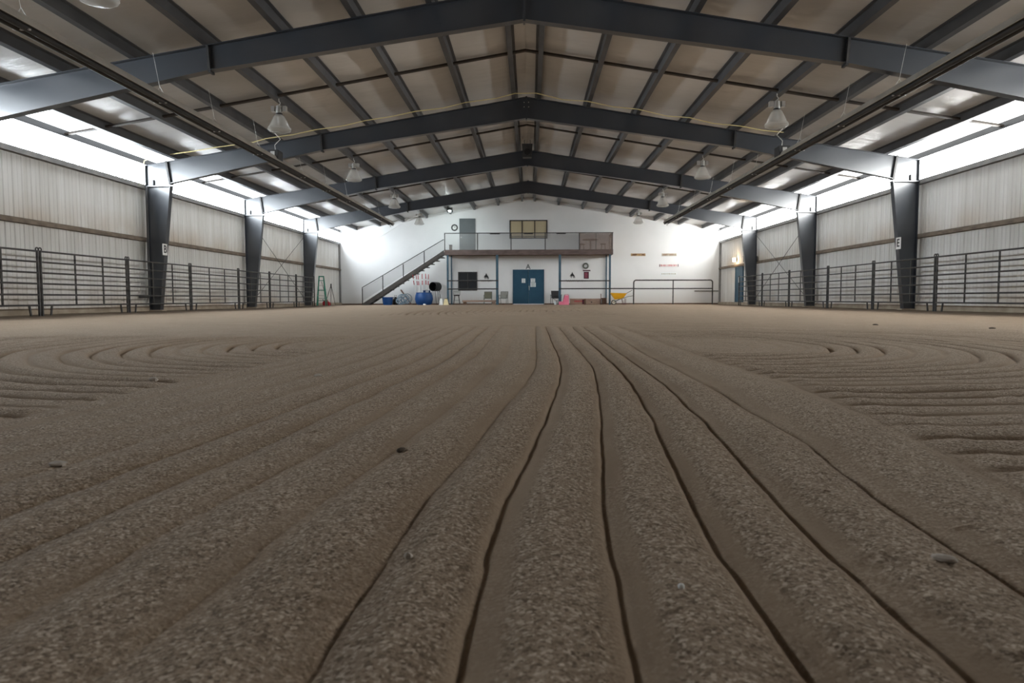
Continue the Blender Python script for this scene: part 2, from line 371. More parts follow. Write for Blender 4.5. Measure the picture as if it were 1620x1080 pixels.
# far pass lengthwise
ux = (XX + .45 * np.sin(YY * .33) + .05 * vnoise(YY * .9, XX * 0, 4)) / .22
df = (ux - np.round(ux)) * .2
far = sst(17, 18, YY) * (1 - sst(31, 36, YY)) * sst(-4.2, -3.6, XX) * (1 - sst(2.2, 2.8, XX))
hf = far * 1.0 * prof(df) * (.5 + .7 * (((np.round(ux) * 31) % 4) / 3.))
H = inpass * hp + (1 - inpass) * hr + hf
ridge = (np.exp(-((XX - edgeR - wob - .07) / .05) ** 2) + .7 * np.exp(-((XX - edgeL - wob + .07) / .05) ** 2)) * (1 - sst(9.5, 10.5, YY))
H += .005 * ridge
grav = inpass * grav_p + (1 - inpass) * np.where(XX > 0, sst(.015, .05, np.abs(dr)), sst(.015, .05, np.abs(dl))) * .9
grav = np.clip(grav + .12 + .6 * vnoise(XX * 5, YY * 4, 31) + .6 * vnoise(XX * 1.1, YY * .6, 33), 0, .9) * (.45 + .55 * (1 - sst(6, 14, YY)))
near = 1 - sst(2.5, 5, YY)
nearx = 1 - sst(2.0, 3.2, np.abs(XX))
H += near * nearx * (.0035 + .0075 * grav) * vnoise(XX / .016, YY / .016, 41) * .22
H += (1 - sst(6, 10, YY)) * (.3 + .7 * grav) * .003 * vnoise(XX / .045, YY / .045, 43)
H += .010 * vnoise(XX / .30, YY / .30, 47) + .03 * vnoise(XX / 2.5, YY / 2.5, 51)
cl = vnoise(XX / .05, YY / .05, 61)                      # loose clods
H += (1 - sst(7, 10, YY)) * .009 * np.clip(cl - .42, 0, 1) * 10 * .6
H += .055 * sst(30, 42, YY) + .05 * sst(10.4, 11.8, np.abs(XX)) * (1 - sst(30, 40, YY))
nV = SH[0] * SH[1]
co = np.stack([XX, YY, H], -1).reshape(-1, 3).astype(np.float32)
idx = np.arange(nV).reshape(SH)
q = np.stack([idx[:-1, :-1], idx[:-1, 1:], idx[1:, 1:], idx[1:, :-1]], -1).reshape(-1, 4).astype(np.int32)
me = bpy.data.meshes.new('floor')
me.vertices.add(nV); me.vertices.foreach_set('co', co.ravel())
me.loops.add(q.size); me.loops.foreach_set('vertex_index', q.ravel())
me.polygons.add(len(q)); me.polygons.foreach_set('loop_start', np.arange(0, q.size, 4, dtype=np.int32)); me.polygons.foreach_set('loop_total', np.full(len(q), 4, np.int32))
a = me.attributes.new('gravel', 'FLOAT', 'POINT'); a.data.foreach_set('value', grav.ravel().astype(np.float32))
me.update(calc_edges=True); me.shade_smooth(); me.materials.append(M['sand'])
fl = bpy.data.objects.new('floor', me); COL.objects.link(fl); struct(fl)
def fz(x, y):
    j = int(np.clip(np.searchsorted(xs, x), 0, len(xs) - 1)); i = int(np.clip(np.searchsorted(ys, y), 0, len(ys) - 1)); return float(H[i, j])

# ------------------------------------------------------------------ shell
def gable(y0, y1, name, mat):
    m = MB(); m.prism([(-XW - .15, -.3), (XW + .15, -.3), (XW + .15, ZR(XW) + .05), (0, ZR(0) + .08), (-XW - .15, ZR(XW) + .05)], y0, y1)
    return struct(m.build(name, mat))
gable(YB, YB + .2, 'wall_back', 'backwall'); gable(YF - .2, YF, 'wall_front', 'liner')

def ribbed(s, name):
    pts = []; y = YF
    while y < YB:
        for dy, dx in ((0, 0), (.105, 0), (.125, .022), (.155, .022), (.175, 0), (.285, 0), (.293, .008), (.303, .008)):
            if y + dy < YB: pts.append((y + dy, dx))
        y += .305
    pts.append((YB, 0))
    m = MB(); Z0, Z1 = -.2, 4.03; n = len(pts)
    vs = [(s * (XW - dx), yy, Z0) for yy, dx in pts] + [(s * (XW - dx), yy, Z1) for yy, dx in pts]
    vs += [(s * (XW + .12), yy, Z0) for yy, dx in pts] + [(s * (XW + .12), yy, Z1) for yy, dx in pts]
    fs = [(i, i + 1, i + 1 + n, i + n) for i in range(n - 1)] + [(2 * n + i, 2 * n + i + 1, 3 * n + i + 1, 3 * n + i) for i in range(n - 1)]
    fs += [(n + i, n + i + 1, 3 * n + i + 1, 3 * n + i) for i in range(n - 1)]
    m.add(vs, fs); return struct(m.build(name, 'liner'))
ribbed(-1, 'wall_left'); ribbed(1, 'wall_right')

# roof liner: draped insulation, sagging between purlins, two slopes
def roof():
    m = MB(); rng = np.random.RandomState(3)
    XR = PX[7] + .03
    for s in (-1, 1):
        nx, ny = 88, 300
        X = np.linspace(0, XR, nx); Yv = np.linspace(YF, YB, ny)
        G, K = np.meshgrid(X, Yv)
        Zs = 6.87 - RS * G
        e = np.array([-PX[0]] + PX)
        u = np.clip(np.searchsorted(e, G, 'right') - 1, 0, 7); a0 = e[u]; a1 = e[np.minimum(u + 1, 8)]
        t = np.clip((G - a0) / np.maximum(a1 - a0, 1e-6), 0, 1)
        Zs -= .030 * np.sin(pi * t) + .035 * np.sin(pi * t) * vnoise(K * .45, u * 3.3 + s, 71)
        Zs -= .02 * np.sin(pi * t) * np.clip(vnoise(K * 1.7, u * 5.1 + s * 2, 73), 0, 1)
        vs = np.stack([s * G, K, Zs], -1).reshape(-1, 3)
        fs = [(j * nx + i, j * nx + i + 1, (j + 1) * nx + i + 1, (j + 1) * nx + i) for j in range(ny - 1) for i in range(nx - 1)]
        m.add([tuple(v) for v in vs], fs)
        # weather skin above
        m.add([(0, YF, 7.0), (s * XR, YF, 7.0 - RS * XR), (s * XR, YB, 7.0 - RS * XR), (0, YB, 7.0)], [(0, 1, 2, 3)])
    return struct(m.build('ceiling', 'roof', smooth=True))
roof()

# translucent strip panels: side wall strip and first roof course, one panel per bay and side
M['sky_left'] = emit('daylight_panel_left', (.86, .94, 1.0), 34)
M['sky_right'] = emit('daylight_panel_right', (.985, 1.0, .985), 34)
M['top_left'] = emit('roof_panel_left', (.91, .96, 1.0), 2.6)
M['top_right'] = emit('roof_panel_right', (.985, 1.0, .985), 2.6)
bays = [-8.374, -.874, 6.626] + FR + [YB]
wn = 1
for s, mt in ((-1, 'sky_left'), (1, 'sky_right')):
    for i in range(1, len(bays) - 1):
        y0, y1 = bays[i] + .006, bays[i + 1] - .006
        if i == 1: y0 = 3.2  # unseen panels cut short here so less light reaches the near sand
        m = MB(); m.mm((s * (XW + .02), y0, 4.05), (s * (XW + .05), y1, 4.78)); struct(m.build('window_%d' % wn, mt)); wn += 1
        x0, x1 = PX[7] + .035, 12.16
        m = MB(); m.prism([(s * x0, ZR(x0)), (s * x1, ZR(x1)), (s * x1, ZR(x1) + .02), (s * x0, ZR(x0) + .02)], y0, y1)
        struct(m.build('window_%d' % wn, mt.replace('sky', 'top'))); wn += 1
# unseen blind closures added to dim the near sand, and eave closure strips
for k, s in enumerate((-1, 1)):
    m = MB(); m.mm((s * (XW + .01), YF, 4.0), (s * (XW + .1), 3.19, 4.9))
    m.prism([(s * 11.0, ZR(11.0)), (s * 12.3, ZR(12.3)), (s * 12.3, ZR(12.3) + .06), (s * 11., ZR(11.) + .06)], YF, 3.19)
    m.mm((s * (XW - .02), YF, 4.76), (s * (XW + .16), YB, 4.92))
    struct(m.build('trim_%d' % (k + 1), 'girt_top'))
    m = MB(); m.mm((s * 12.04, YF, -.2), (s * 12.19, YB, .2)); struct(m.build('baseboard_' + ('left', 'right')[k], 'concrete'))
m = MB()
for x0, x1 in ((-12.1, -1.02), (1.02, 12.1)): m.mm((x0, YB - .025, 0), (x1, YB, .13))
struct(m.build('baseboard_back', 'darkwood'))
for k, s in enumerate((-1, 1)):
    m = MB(); m.mm((s * 12.08, YB - .1, 0), (s * 12.19, YB, 4.05)); struct(m.build('trim_%d' % (k + 3), 'girt_top'))

# ------------------------------------------------------------------ steel frames
def frame(y, label):
    t = thing('steel_frame', label, 'frame', (0, y, 0), 0, 'grey steel portal frames')
    for s in (-1, 1):
        m = MB()     # tapered I column
        o_, it, ib = 12.05, 11.26, 11.71; zc = 3.99
        m.prism([(s * o_, .0), (s * ib, .0), (s * it, zc), (s * o_, zc)], -.006, .006)
        m.prism([(s * o_, 0), (s * (o_ - .014), 0), (s * (o_ - .014), zc), (s * o_, zc)], -.1, .1)
        m.prism([(s * ib, 0), (s * (ib + .014), 0), (s * (it + .014), zc), (s * it, zc)], -.1, .1)
        c = m.build('column', 'steel', t)
        p = MB(); p.mm((s * 11.62, -.14, .0), (s * 12.1, .14, .09)); p.build('base_plate', 'concrete', c)
        m = MB()     # knee panel
        zi = 4.07; xi, xo = 11.265, 11.36
        m.prism([(s * o_, zc), (s * it, zc), (s * xi, zi), (s * xo, 4.76), (s * o_, zt(o_))], -.006, .006)
        m.prism([(s * o_, zc), (s * (o_ - .014), zc), (s * (o_ - .014), zt(o_)), (s * o_, zt(o_))], -.1, .1)
        m.prism([(s * o_, zt(o_)), (s * xo, zt(xo)), (s * xo, zt(xo) - .014), (s * o_, zt(o_) - .014)], -.1, .1)
        k = m.build('knee_panel', 'steel', t)
        e = MB(); e.mm((s * (it - .03), -.105, zc - .012), (s * (o_ + .005), .105, zc + .018)); e.build('cap_plate', 'steel', k)
        e = MB(); e.mm((s * 11.80, -.07, 4.03), (s * 11.84, -.006, 4.20)); e.build('stiffener', 'dark', k)
        # rafter: haunch half deepening to the knee, and ridge half
        def seg(xa, ta, ba, xb, tb, bb, x2a=None, x2b=None):
            x2a = xa if x2a is None else x2a; x2b = xb if x2b is None else x2b
            m = MB()
            m.prism([(s * xa, ta), (s * xb, tb), (s * x2b, bb), (s * x2a, ba)], -.006, .006)
            m.prism([(s * xa, ta), (s * xb, tb), (s * xb, tb - .014), (s * xa, ta - .014)], -.1, .1)
            m.prism([(s * x2a, ba), (s * x2b, bb), (s * x2b, bb + .014), (s * x2a, ba + .014)], -.1, .1)
            return m
        r = seg(xo, zt(xo), 4.075, 6.44, zt(6.44), 5.075, 11.265, 6.41).build('rafter', 'steel', t)
        e = MB(); e.prism([(s * 11.395, 4.77), (s * 11.335, 4.77), (s * 11.235, 4.05), (s * 11.295, 4.05)], -.1, .1); e.build('end_plate', 'dark', r)
        r = seg(6.44, zt(6.44), 5.075, 0, 6.65, 6.0, 6.41).build('rafter', 'steel', t)
        e = MB(); e.prism([(s * 6.47, 5.60), (s * 6.42, 5.60), (s * 6.38, 5.03), (s * 6.43, 5.03)], -.1, .1); e.build('end_plate', 'dark', r)
    e = MB(); e.mm((-.022, -.1, 5.96), (.022, .1, 6.665)); e.build('ridge_plate', 'steel', t)
    if y == FR[1]:
        for sx in (-.07, .07):
            for z in (6.50, 6.36):
                b = MB(); b.lathe([(0.016, 0), (.016, .02)], 6, Matrix.Rotation(pi / 2, 3, 'X'), (sx, -.006, z)); b.build('bolt', 'alu', t)
    return t
FL = ['grey steel portal frame nearest the camera, crossing the top of the view',
      'second grey steel portal frame, with letter plates and a yellow cord along it',
      'third grey steel portal frame from the camera, without letter plates',
      'farthest grey steel portal frame, closest to the white end wall']
for y, l in zip(FR, FL): frame(y, l)

# purlins: continuous lines along the building
SIDE = {-1: 'left', 1: 'right'}
on = ['first', 'second', 'third', 'fourth', 'fifth', 'sixth', 'seventh', 'eighth']
for s in (-1, 1):
    for k, x in enumerate(PX):
        m = MB(); z0 = zt(x); w = .0075
        m.prism([(s * (x - w), z0), (s * (x + w), z0 - .002), (s * (x + w), z0 + .215), (s * (x - w), z0 + .215)], YF, YB - .005)
        m.prism([(s * x, z0), (s * (x + .11), z0 - .0165), (s * (x + .11), z0 - .0045), (s * x, z0 + .012)], YF, YB - .005)
        m.prism([(s * (x + .103), z0 - .0165), (s * (x + .11), z0 - .0165), (s * (x + .11), z0 + .018), (s * (x + .103), z0 + .018)], YF, YB - .005)
        m.prism([(s * x, z0 + .203), (s * (x - .075), z0 + .2155), (s * (x - .075), z0 + .2275), (s * x, z0 + .215)], YF, YB - .005)
        o = m.build('roof_purlin', 'purlin')
        tag(o, f'{on[k]} grey roof purlin {SIDE[s]} of the ridge, running to the end wall', 'purlin', 'roof purlins')
    m = MB(); m.prism([(s * 12.08, 4.66), (s * 12.095, 4.66), (s * 12.095, 4.86), (s * 12.08, 4.86)], YF, YB - .005)
    m.prism([(s * 11.99, 4.66), (s * 12.09, 4.66), (s * 12.09, 4.672), (s * 11.99, 4.672)], YF, YB - .005)
    m.prism([(s * 11.99, 4.66), (s * 12.00, 4.66), (s * 12.00, 4.69), (s * 11.99, 4.69)], YF, YB - .005)
    tag(m.build('eave_strut', 'purlin'), f'grey eave strut between the two bright strip panels of the {SIDE[s]} wall', 'eave strut', 'eave struts')
    # girts
    m = MB(); m.mm((s * 12.058, YF, 2.26), (s * 12.19, YB - .005, 2.275)); m.mm((s * 12.058, YF, 2.26), (s * 12.07, YB - .005, 2.34))
    m.mm((s * 12.165, YF, 2.26), (s * 12.185, YB - .005, 2.40))
    tag(m.build('wall_girt', 'girt'), f'dusty brown channel running along the middle of the {SIDE[s]} wall', 'girt', 'side wall girts')
    m = MB(); m.mm((s * 12.058, YF, 4.03), (s * 12.19, YB - .005, 4.045)); m.mm((s * 12.058, YF, 3.91), (s * 12.07, YB - .005, 4.04)); m.mm((s * 12.16, YF, 3.9), (s * 12.18, YB - .005, 4.04))
    tag(m.build('window_girt', 'girt_top'), f'grey channel under the bright strip panels of the {SIDE[s]} wall', 'girt', 'window girts')
# mid-bay bridging bars
BY = [17.876, 25.376, 32.876, 40.24]
BL = ['between the first and second frames', 'between the second and third frames', 'between the third and fourth frames', 'between the last frame and the end wall']
for y, l in zip(BY, BL):
    m = MB()
    for s in (-1, 1):
        m.prism([(0, 6.65 + .075), (s * 12.05, zt(12.05) + .075), (s * 12.05, zt(12.05) + .125), (0, 6.65 + .125)], y - .055, y + .055)
    tag(m.build('roof_bridging', 'brown_bar'), f'dark brown bridging bar across the purlins {l}', 'bridging bar', 'purlin bridging bars')
# X-brace rods of the bay between the last two frames
for s in (-1, 1):
    x = s * 11.93
    for a, b, l in (((FR[2] + .12, 3.85), (FR[3] - .12, .3), 'falling'), ((FR[2] + .12, .3), (FR[3] - .12, 3.85), 'rising')):
        dx = 0 if a[1] > b[1] else -s * .03
        m = MB(); m.tube([(x + dx, a[0], a[1]), (x + dx, b[0], b[1])], .011, 6)
        tag(m.build('brace_rod', 'dark'), f'thin brace rod {l} toward the end wall, on the {SIDE[s]} side wall', 'brace rod', 'wall brace rods')

# ------------------------------------------------------------------ high-bay lamps
def make_lamp():
    t = thing('high_bay_lamp', '', 'lamp', (0, 0, 0), 0, 'high-bay lamps hung from the purlins')
    m = MB(); m.tube([(0, 0, 0), (0, 0, -.07), (.03, 0, -.10), (.03, 0, -.14), (0, 0, -.16), (0, 0, -.2)], .011, 6); m.build('hook', 'wire', t)
    m = MB(); m.lathe([(.07, -.19), (.08, -.2), (.08, -.36), (.06, -.38)], 12); m.box((-.15, 0, -.27), (.09, .12, .14)); m.box((.15, 0, -.27), (.09, .12, .14)); m.box((0, 0, -.27), (.34, .03, .04))
    m.build('ballast', 'alu', t)
    m = MB(); m.lathe([(.085, -.38), (.085, -.42)], 16); m.build('neck', 'dark', t)
    m = MB(); m.lathe([(.10, -.42), (.145, -.47), (.205, -.60), (.255, -.72), (.275, -.76)], 32)
    m.f = m.f[:-2]
    sh = m.build('shade', 'acrylic', t, smooth=True)
    m = MB(); m.lathe([(.275, -.755), (.293, -.76), (.293, -.80), (.262, -.835), (.20, -.852), (.0, -.86)], 32); m.f = m.f[:-1] if False else m.f
    m.build('lens', 'acrylic', sh, smooth=True)
    m = MB(); m.lathe([(.035, -.44), (.045, -.52), (.045, -.60), (.02, -.65), (0, -.66)], 12); m.build('bulb', 'white', sh, smooth=True)
    return t
lamp0 = make_lamp(); first = True
WH = ['between the first and second frames', 'between the second and third frames', 'between the third and fourth frames', 'just before the end wall']
for s in (-1, 1):
    for k, y in enumerate([17.876, 25.376, 32.876, 40.2]):
        lab = f'clear-shaded high-bay lamp {SIDE[s]} of the ridge, {WH[k]}'
        loc = (s * 6.39, y, zt(6.39) + .02)
        if first: lamp0.location = loc; lamp0['label'] = lab; first = False
        else: dup(lamp0, loc, None, lab)
dup(lamp0, (-6.29, 10.25, zt(6.39) + .08), None, 'clear-shaded high-bay lamp cut by the top edge, nearest of the left row')

# ------------------------------------------------------------------ tube heaters
def heater(s):
    x = s * 7.42; z = 4.52; y0, y1 = 5.5, 37.3
    t = thing('tube_heater', f'long dark tube heater hung under the {SIDE[s]} roof slope', 'heater', (x, y0, z), 0, 'tube heaters under the roof')
    L = y1 - y0
    m = MB(); w = .012
    pr_ = [(-.16, -.06), (-.075, .085), (.075, .085), (.16, -.06)]
    for (a, b) in zip(pr_[:-1], pr_[1:]):
        d = Vector((b[0] - a[0], b[1] - a[1])).normalized(); n = Vector((-d.y, d.x)) * w
        m.prism([a, b, (b[0] + n.x, b[1] + n.y), (a[0] + n.x, a[1] + n.y)], 0, L)
    hd = m.build('reflector_hood', 'hood', t)
    m = MB(); m.prism([(-.15, -.055), (-.07, .075), (.07, .075), (.15, -.055)], .01, L - .01)
    m.f = [f for f in m.f]
    m.build('hood_lining', 'soot', hd)
    m = MB(); m.tube([(-.06, 0, -.075), (-.06, L, -.075)], .05, 12); m.tube([(.06, 0, -.075), (.06, L, -.075)], .05, 12)
    tb = m.build('radiant_tube', 'soot', t, smooth=True)
    for yy in [y for y in (10.2, 14.0, 16.4, 19.0, 22.6, 25.4, 28.2, 31.2, 34.2, 36.9)]:
        ly = yy - y0; top = zt(x) - z + (.0)
        m = MB(); m.tube([(-.13, ly, .0), (0, ly, .22)], .006, 5); m.tube([(.13, ly, .0), (0, ly, .22)], .006, 5)
        m.tube([(0, ly, .22), (s * .12, ly, zt(x + s * .12) - z + .02)], .004, 5)
        m.build('hanger', 'wire', t)
        m = MB(); m.box((0, ly, -.10), (.26, .035, .02)); m.build('tube_clip', 'alu', tb)
    m = MB(); m.box((0, 20.3 - y0, .14), (.30, .42, .26)); bb = m.build('burner_box', 'dark', t)
    m = MB(); ly = 20.3 - y0
    pts = [(-.05 * s, ly - .1, .27), (-.04 * s, ly - .12, .42), (-.22 * s, ly - .15, .58), (-.10 * s, ly - .1, .70), (0, ly, .80)]
    m.tube(pts, .012, 6); m.build('gas_hose', 'wire', bb)
    m = MB(); m.box((0, ly - .215, .14), (.12, .01, .16)); m.build('burner_label', 'alu', bb)
    m = MB(); m.box((s * -.05, L - .6, -.17), (.06, .06, .16)); m.build('sensor', 'alu', t)
    return t
heater(-1); heater(1)

# yellow extension cord along the second frame, running down the left knee
pc = [(-11.95, 21.3, 4.0), (-11.97, 21.3, 4.45), (-11.9, 21.25, 4.72), (-11.5, 21.1, 4.83), (-10.3, 20.95, 4.93), (-9.45, 20.95, 5.06), (-8.34, 20.95, 5.20), (-7.92, 20.95, 5.31), (-7.1, 20.95, 5.42), (-6.4, 20.95, 5.56), (-5.6, 20.95, 5.66), (-4.87, 20.95, 5.82), (-4.1, 20.95, 5.93), (-3.34, 20.95, 6.08), (-2.5, 20.95, 6.17), (-1.82, 20.95, 6.33), (-.9, 20.95, 6.44), (-.34, 20.95, 6.58), (.3, 20.95, 6.58), (1.1, 20.95, 6.38), (1.82, 20.95, 6.33), (2.6, 20.95, 6.16), (3.34, 20.95, 6.08), (4.2, 20.95, 5.87), (4.87, 20.95, 5.82), (5.6, 20.95, 5.64), (6.39, 20.95, 5.56), (7.1, 20.95, 5.42), (7.69, 20.95, 5.36)]
m = MB(); m.tube(pc, .013, 6); tag(m.build('extension_cord', 'cord', smooth=True), 'yellow extension cord strung along the second frame under the purlins', 'cord')
# loudspeaker hung at the ridge
t = thing('hanging_speaker', 'dark grey speaker box hung at the ridge before the third frame', 'speaker', (0, 27.6, 6.02))
m = MB(); m.prism([(-.17, 0), (.17, 0), (.21, .52), (-.21, .52)], -.16, .16); m.build('cabinet', 'dark', t)
m = MB(); m.lathe([(.13, 0), (.13, .012), (.10, .02), (0, .012)], 20, Matrix.Rotation(pi / 2, 3, 'X'), (0, -.16, .2)); m.build('woofer', 'black', t)
m = MB(); m.tube([(-.12, 0, .52), (-.12, 0, .70)], .01, 6); m.tube([(.12, 0, .52), (.12, 0, .70)], .01, 6); m.build('bracket', 'dark', t)

# ------------------------------------------------------------------ corral panels
def make_panel(L, name_label, group):
    t = thing('corral_panel', name_label, 'corral panel', (0, 0, 0), 0, group)
    for yy in (.035, L - .035):
        m = MB(); m.tube([(0, yy, -.02), (0, yy, 1.50)], .029, 8)
        p = m.build('end_post', 'pipe', t)
        m = MB(); m.tube([(0, yy + .045 * cos(a), 1.515 + .045 * sin(a)) for a in [k * pi / 5 for k in range(10)]], .016, 6, closed=True); m.build('pin_loop', 'pipe', p, smooth=True)
    for z in (1.478, 1.236, .99, .742, .49, .248):
        m = MB(); m.tube([(0, .035, z), (0, L - .035, z)], .0215, 8); m.build('rail', 'pipe', t, smooth=True)
    for yy in (L * .36, L * .68):
        m = MB(); m.mm((-.012, yy - .022, .248), (.012, yy + .022, 1.478)); m.build('upright', 'pipe', t)
    for yy, d in ((.36, -.05), (L - .36, .05)):
        m = MB(); m.bar((0, yy, .24), (0, yy + d, -.02), .03, .045); m.build('foot', 'pipe', t)
    return t
def run(s, x, stations, group):
    n = 0; first_ = None
    for a, b in zip(stations[:-1], stations[1:]):
        lab = f'dark six-rail pipe corral panel along the {SIDE[s]} wall, {ORD[n]}'
        o = make_panel(b - a - .03, lab, group); o.location = (x, a + .015, .03); o.scale = (1, 1, 1.035); n += 1
run(-1, -11.47, [12.25, 15.89, 19.43, 23.07, 26.92, 30.16, 33.61, 36.5], 'corral panels by the left wall')
run(1, 11.47, [15.45, 19.51, 23.0, 26.46, 30.36, 33.86, 37.6], 'corral panels by the right wall')

# letter plates on the second frame
def letter(ch, size, depth, mat, parent, loc, rot, name='lettering'):
    cu = bpy.data.curves.new(name, 'FONT'); cu.body = ch; cu.size = size; cu.extrude = depth; cu.align_x = 'CENTER'; cu.align_y = 'CENTER'; cu.offset = size * .015
    tmp = bpy.data.objects.new('tmp', cu); COL.objects.link(tmp)
    bpy.context.view_layer.update()
    me = bpy.data.meshes.new_from_object(tmp.evaluated_get(bpy.context.evaluated_depsgraph_get()))
    bpy.data.objects.remove(tmp)
    me.materials.clear(); me.materials.append(M[mat]); o = bpy.data.objects.new(name, me); COL.objects.link(o)
    o.parent = parent; o.location = loc; o.rotation_euler = rot; return o
for s, ch in ((-1, 'B'), (1, 'E')):
    zc_ = 2.0 if s < 0 else 2.1
    xi = 11.71 - (11.71 - 11.26) * zc_ / 3.99
    t = thing('letter_plate', f'white plate with the letter {ch} on the {SIDE[s]} column of the second frame', 'sign', (s * (xi - .012), 21.5, zc_), 0, 'letter plates on columns')
    m = MB(); m.mm((-.008, -.13, -.18), (.008, .13, .18)); m.build('plate', 'white', t)
    letter(ch, .34, .003, 'black', t, (-s * .010, 0, 0), (pi / 2, 0, -s * pi / 2))

# downpipe by the second frame, short pipe by the last frame, box on the last right column
m = MB(); m.tube([(-11.86, 21.3, 3.95), (-11.9, 21.33, 3.6), (-11.92, 21.33, .56), (-11.94, 21.3, .5), (-12.1, 21.2, .5), (-12.17, 21.15, .5)], .035, 8)
tag(m.build('down_pipe', 'dark', smooth=True), 'black pipe running down beside the left column of the second frame', 'pipe')
m = MB(); m.tube([(-11.96, 37.3, 2.25), (-11.96, 37.3, .06)], .05, 10)
tag(m.build('vent_pipe', 'black', smooth=True), 'black upright pipe beyond the farthest left column, behind the green ladder', 'pipe')
t = thing('wall_box', 'black box fixed beside the farthest right column above the corral panels', 'box', (11.85, 36.98, 2.36))
m = MB(); m.mm((-.33, -.2, 0), (.30, .12, .27)); m.build('case', 'black', t)
m = MB(); m.mm((-.35, -.22, .27), (.32, .14, .295)); m.build('lid', 'dark', t)

# ------------------------------------------------------------------ end wall: doors, windows, lamps, signs
G = .05                                   # sand level at the end wall
def door_double():
    d = bpy.data.objects.new('door_1', None); COL.objects.link(d); d.location = (0, YB, G); struct(d)
    m = MB(); m.mm((-1.0, -.05, 0), (-.955, 0, 2.23)); m.mm((.955, -.05, 0), (1.0, 0, 2.23)); m.mm((-1.0, -.05, 2.17), (1.0, 0, 2.23)); m.build('door_frame', 'bluedoor', d)
    for s in (-1, 1):
        m = MB(); m.mm((s * .006, -.038, .06), (s * .955, -.004, 2.17)); lf = m.build('door_leaf', 'bluedoor', d)
    m = MB(); m.mm((.03, -.055, .92), (.06, -.04, 1.2)); m.tube([(.045, -.04, .97), (.045, -.09, .97), (.045, -.09, 1.15), (.045, -.04, 1.15)], .012, 6); m.build('handle', 'alu', lf)
    m = MB(); m.mm((-.96, -.10, 0.0), (.96, -.002, .055)); m.build('threshold', 'white', d)
door_double()
def notice(x0, x1, z0, z1, label, lines):
    t = thing('notice', label, 'notice', ((x0 + x1) / 2, YB - .040, z0), 0, 'paper notices on the blue doors')
    m = MB(); m.mm((-(x1 - x0) / 2, -.003, 0), ((x1 - x0) / 2, 0, z1 - z0)); m.build('sheet', 'paper', t)
    m = MB(); h = z1 - z0; w = x1 - x0
    for k in range(lines):
        z = h * (.85 - .75 * k / max(1, lines - 1)); ww = w * (.38 - .10 * ((k * 7) % 3) / 2)
        m.mm((-ww, -.0045, z - .007), (ww, -.003, z + .007))
    m.build('print', 'greydoor', t)
notice(-.43, -.20, 1.43, 1.71, 'small white notice on the left leaf of the blue double door', 4)
notice(.14, .425, 1.465, 1.715, 'upper white notice on the right leaf of the blue double door', 4)
notice(.125, .465, 1.175, 1.455, 'lower, wider white notice on the right leaf of the blue double door', 6)
t = thing('letter_sign', 'dark grey letter A on the wall above the blue double door', 'sign', (-.02, YB - .02, 2.45))
letter('A', .44, .012, 'greydoor', t, (0, 0, 0), (pi / 2, 0, 0))

d = bpy.data.objects.new('door_2', None); COL.objects.link(d); d.location = (-3.895, YB, 3.39); struct(d)
m = MB(); m.mm((-.51, -.05, 0), (-.46, 0, 2.14)); m.mm((.46, -.05, 0), (.51, 0, 2.14)); m.mm((-.51, -.05, 2.09), (.51, 0, 2.14)); m.build('door_frame', 'greydoor', d)
m = MB(); m.mm((-.46, -.035, .01), (.46, -.003, 2.09)); lf = m.build('door_leaf', 'greydoor', d)
m = MB(); m.lathe([(.02, 0), (.02, .03), (.034, .04), (.03, .06), (0, .065)], 12, Matrix.Rotation(pi / 2, 3, 'X'), (-.39, -.035, .95)); m.build('handle', 'alu', lf)

d = bpy.data.objects.new('door_3', None); COL.objects.link(d); d.location = (XW, 39.85, G); struct(d)
m = MB(); m.mm((-.07, -.72, 0), (-.0, -.66, 2.18)); m.mm((-.07, .66, 0), (-.0, .72, 2.18)); m.mm((-.07, -.72, 2.12), (0, .72, 2.18)); m.build('door_frame', 'bluedoor', d)
m = MB(); m.mm((-.05, -.66, .01), (-.024, .66, 2.12)); lf = m.build('door_leaf', 'bluedoor', d)
m = MB(); m.mm((-.058, -.02, 1.28), (-.051, .10, 1.58)); m.build('vision_panel', 'paper', lf)

def window(name, x0, x1, z0, z1, fm, pm, vbars, hbars, fw=.06):
    d = bpy.data.objects.new(name, None); COL.objects.link(d); d.location = ((x0 + x1) / 2, YB, z0); struct(d)
    w = (x1 - x0) / 2; h = z1 - z0; m = MB()
    m.mm((-w, -.05, 0), (-w + fw, 0, h)); m.mm((w - fw, -.05, 0), (w, 0, h)); m.mm((-w + fw, -.05, 0), (w - fw, 0, fw)); m.mm((-w + fw, -.05, h - fw), (w - fw, 0, h))
    for b in vbars: m.mm((b * w - .03, -.045, fw), (b * w + .03, -.005, h - fw))
    for b in hbars: m.mm((-w + fw, -.043, b * h - .02), (w - fw, -.006, b * h + .02))
    m.build('window_frame', fm, d)
    m = MB(); m.mm((-w + fw, -.02, fw), (w - fw, -.008, h - fw)); m.build('pane', pm, d)
    return d
window('window_101', -4.505, -3.285, .95, 2.145, 'dark', 'pane', [0], [.56])
window('window_102', -1.207, 1.207, 4.24, 5.415, 'dark', 'blind', [-.333, .333], [.12], .07)

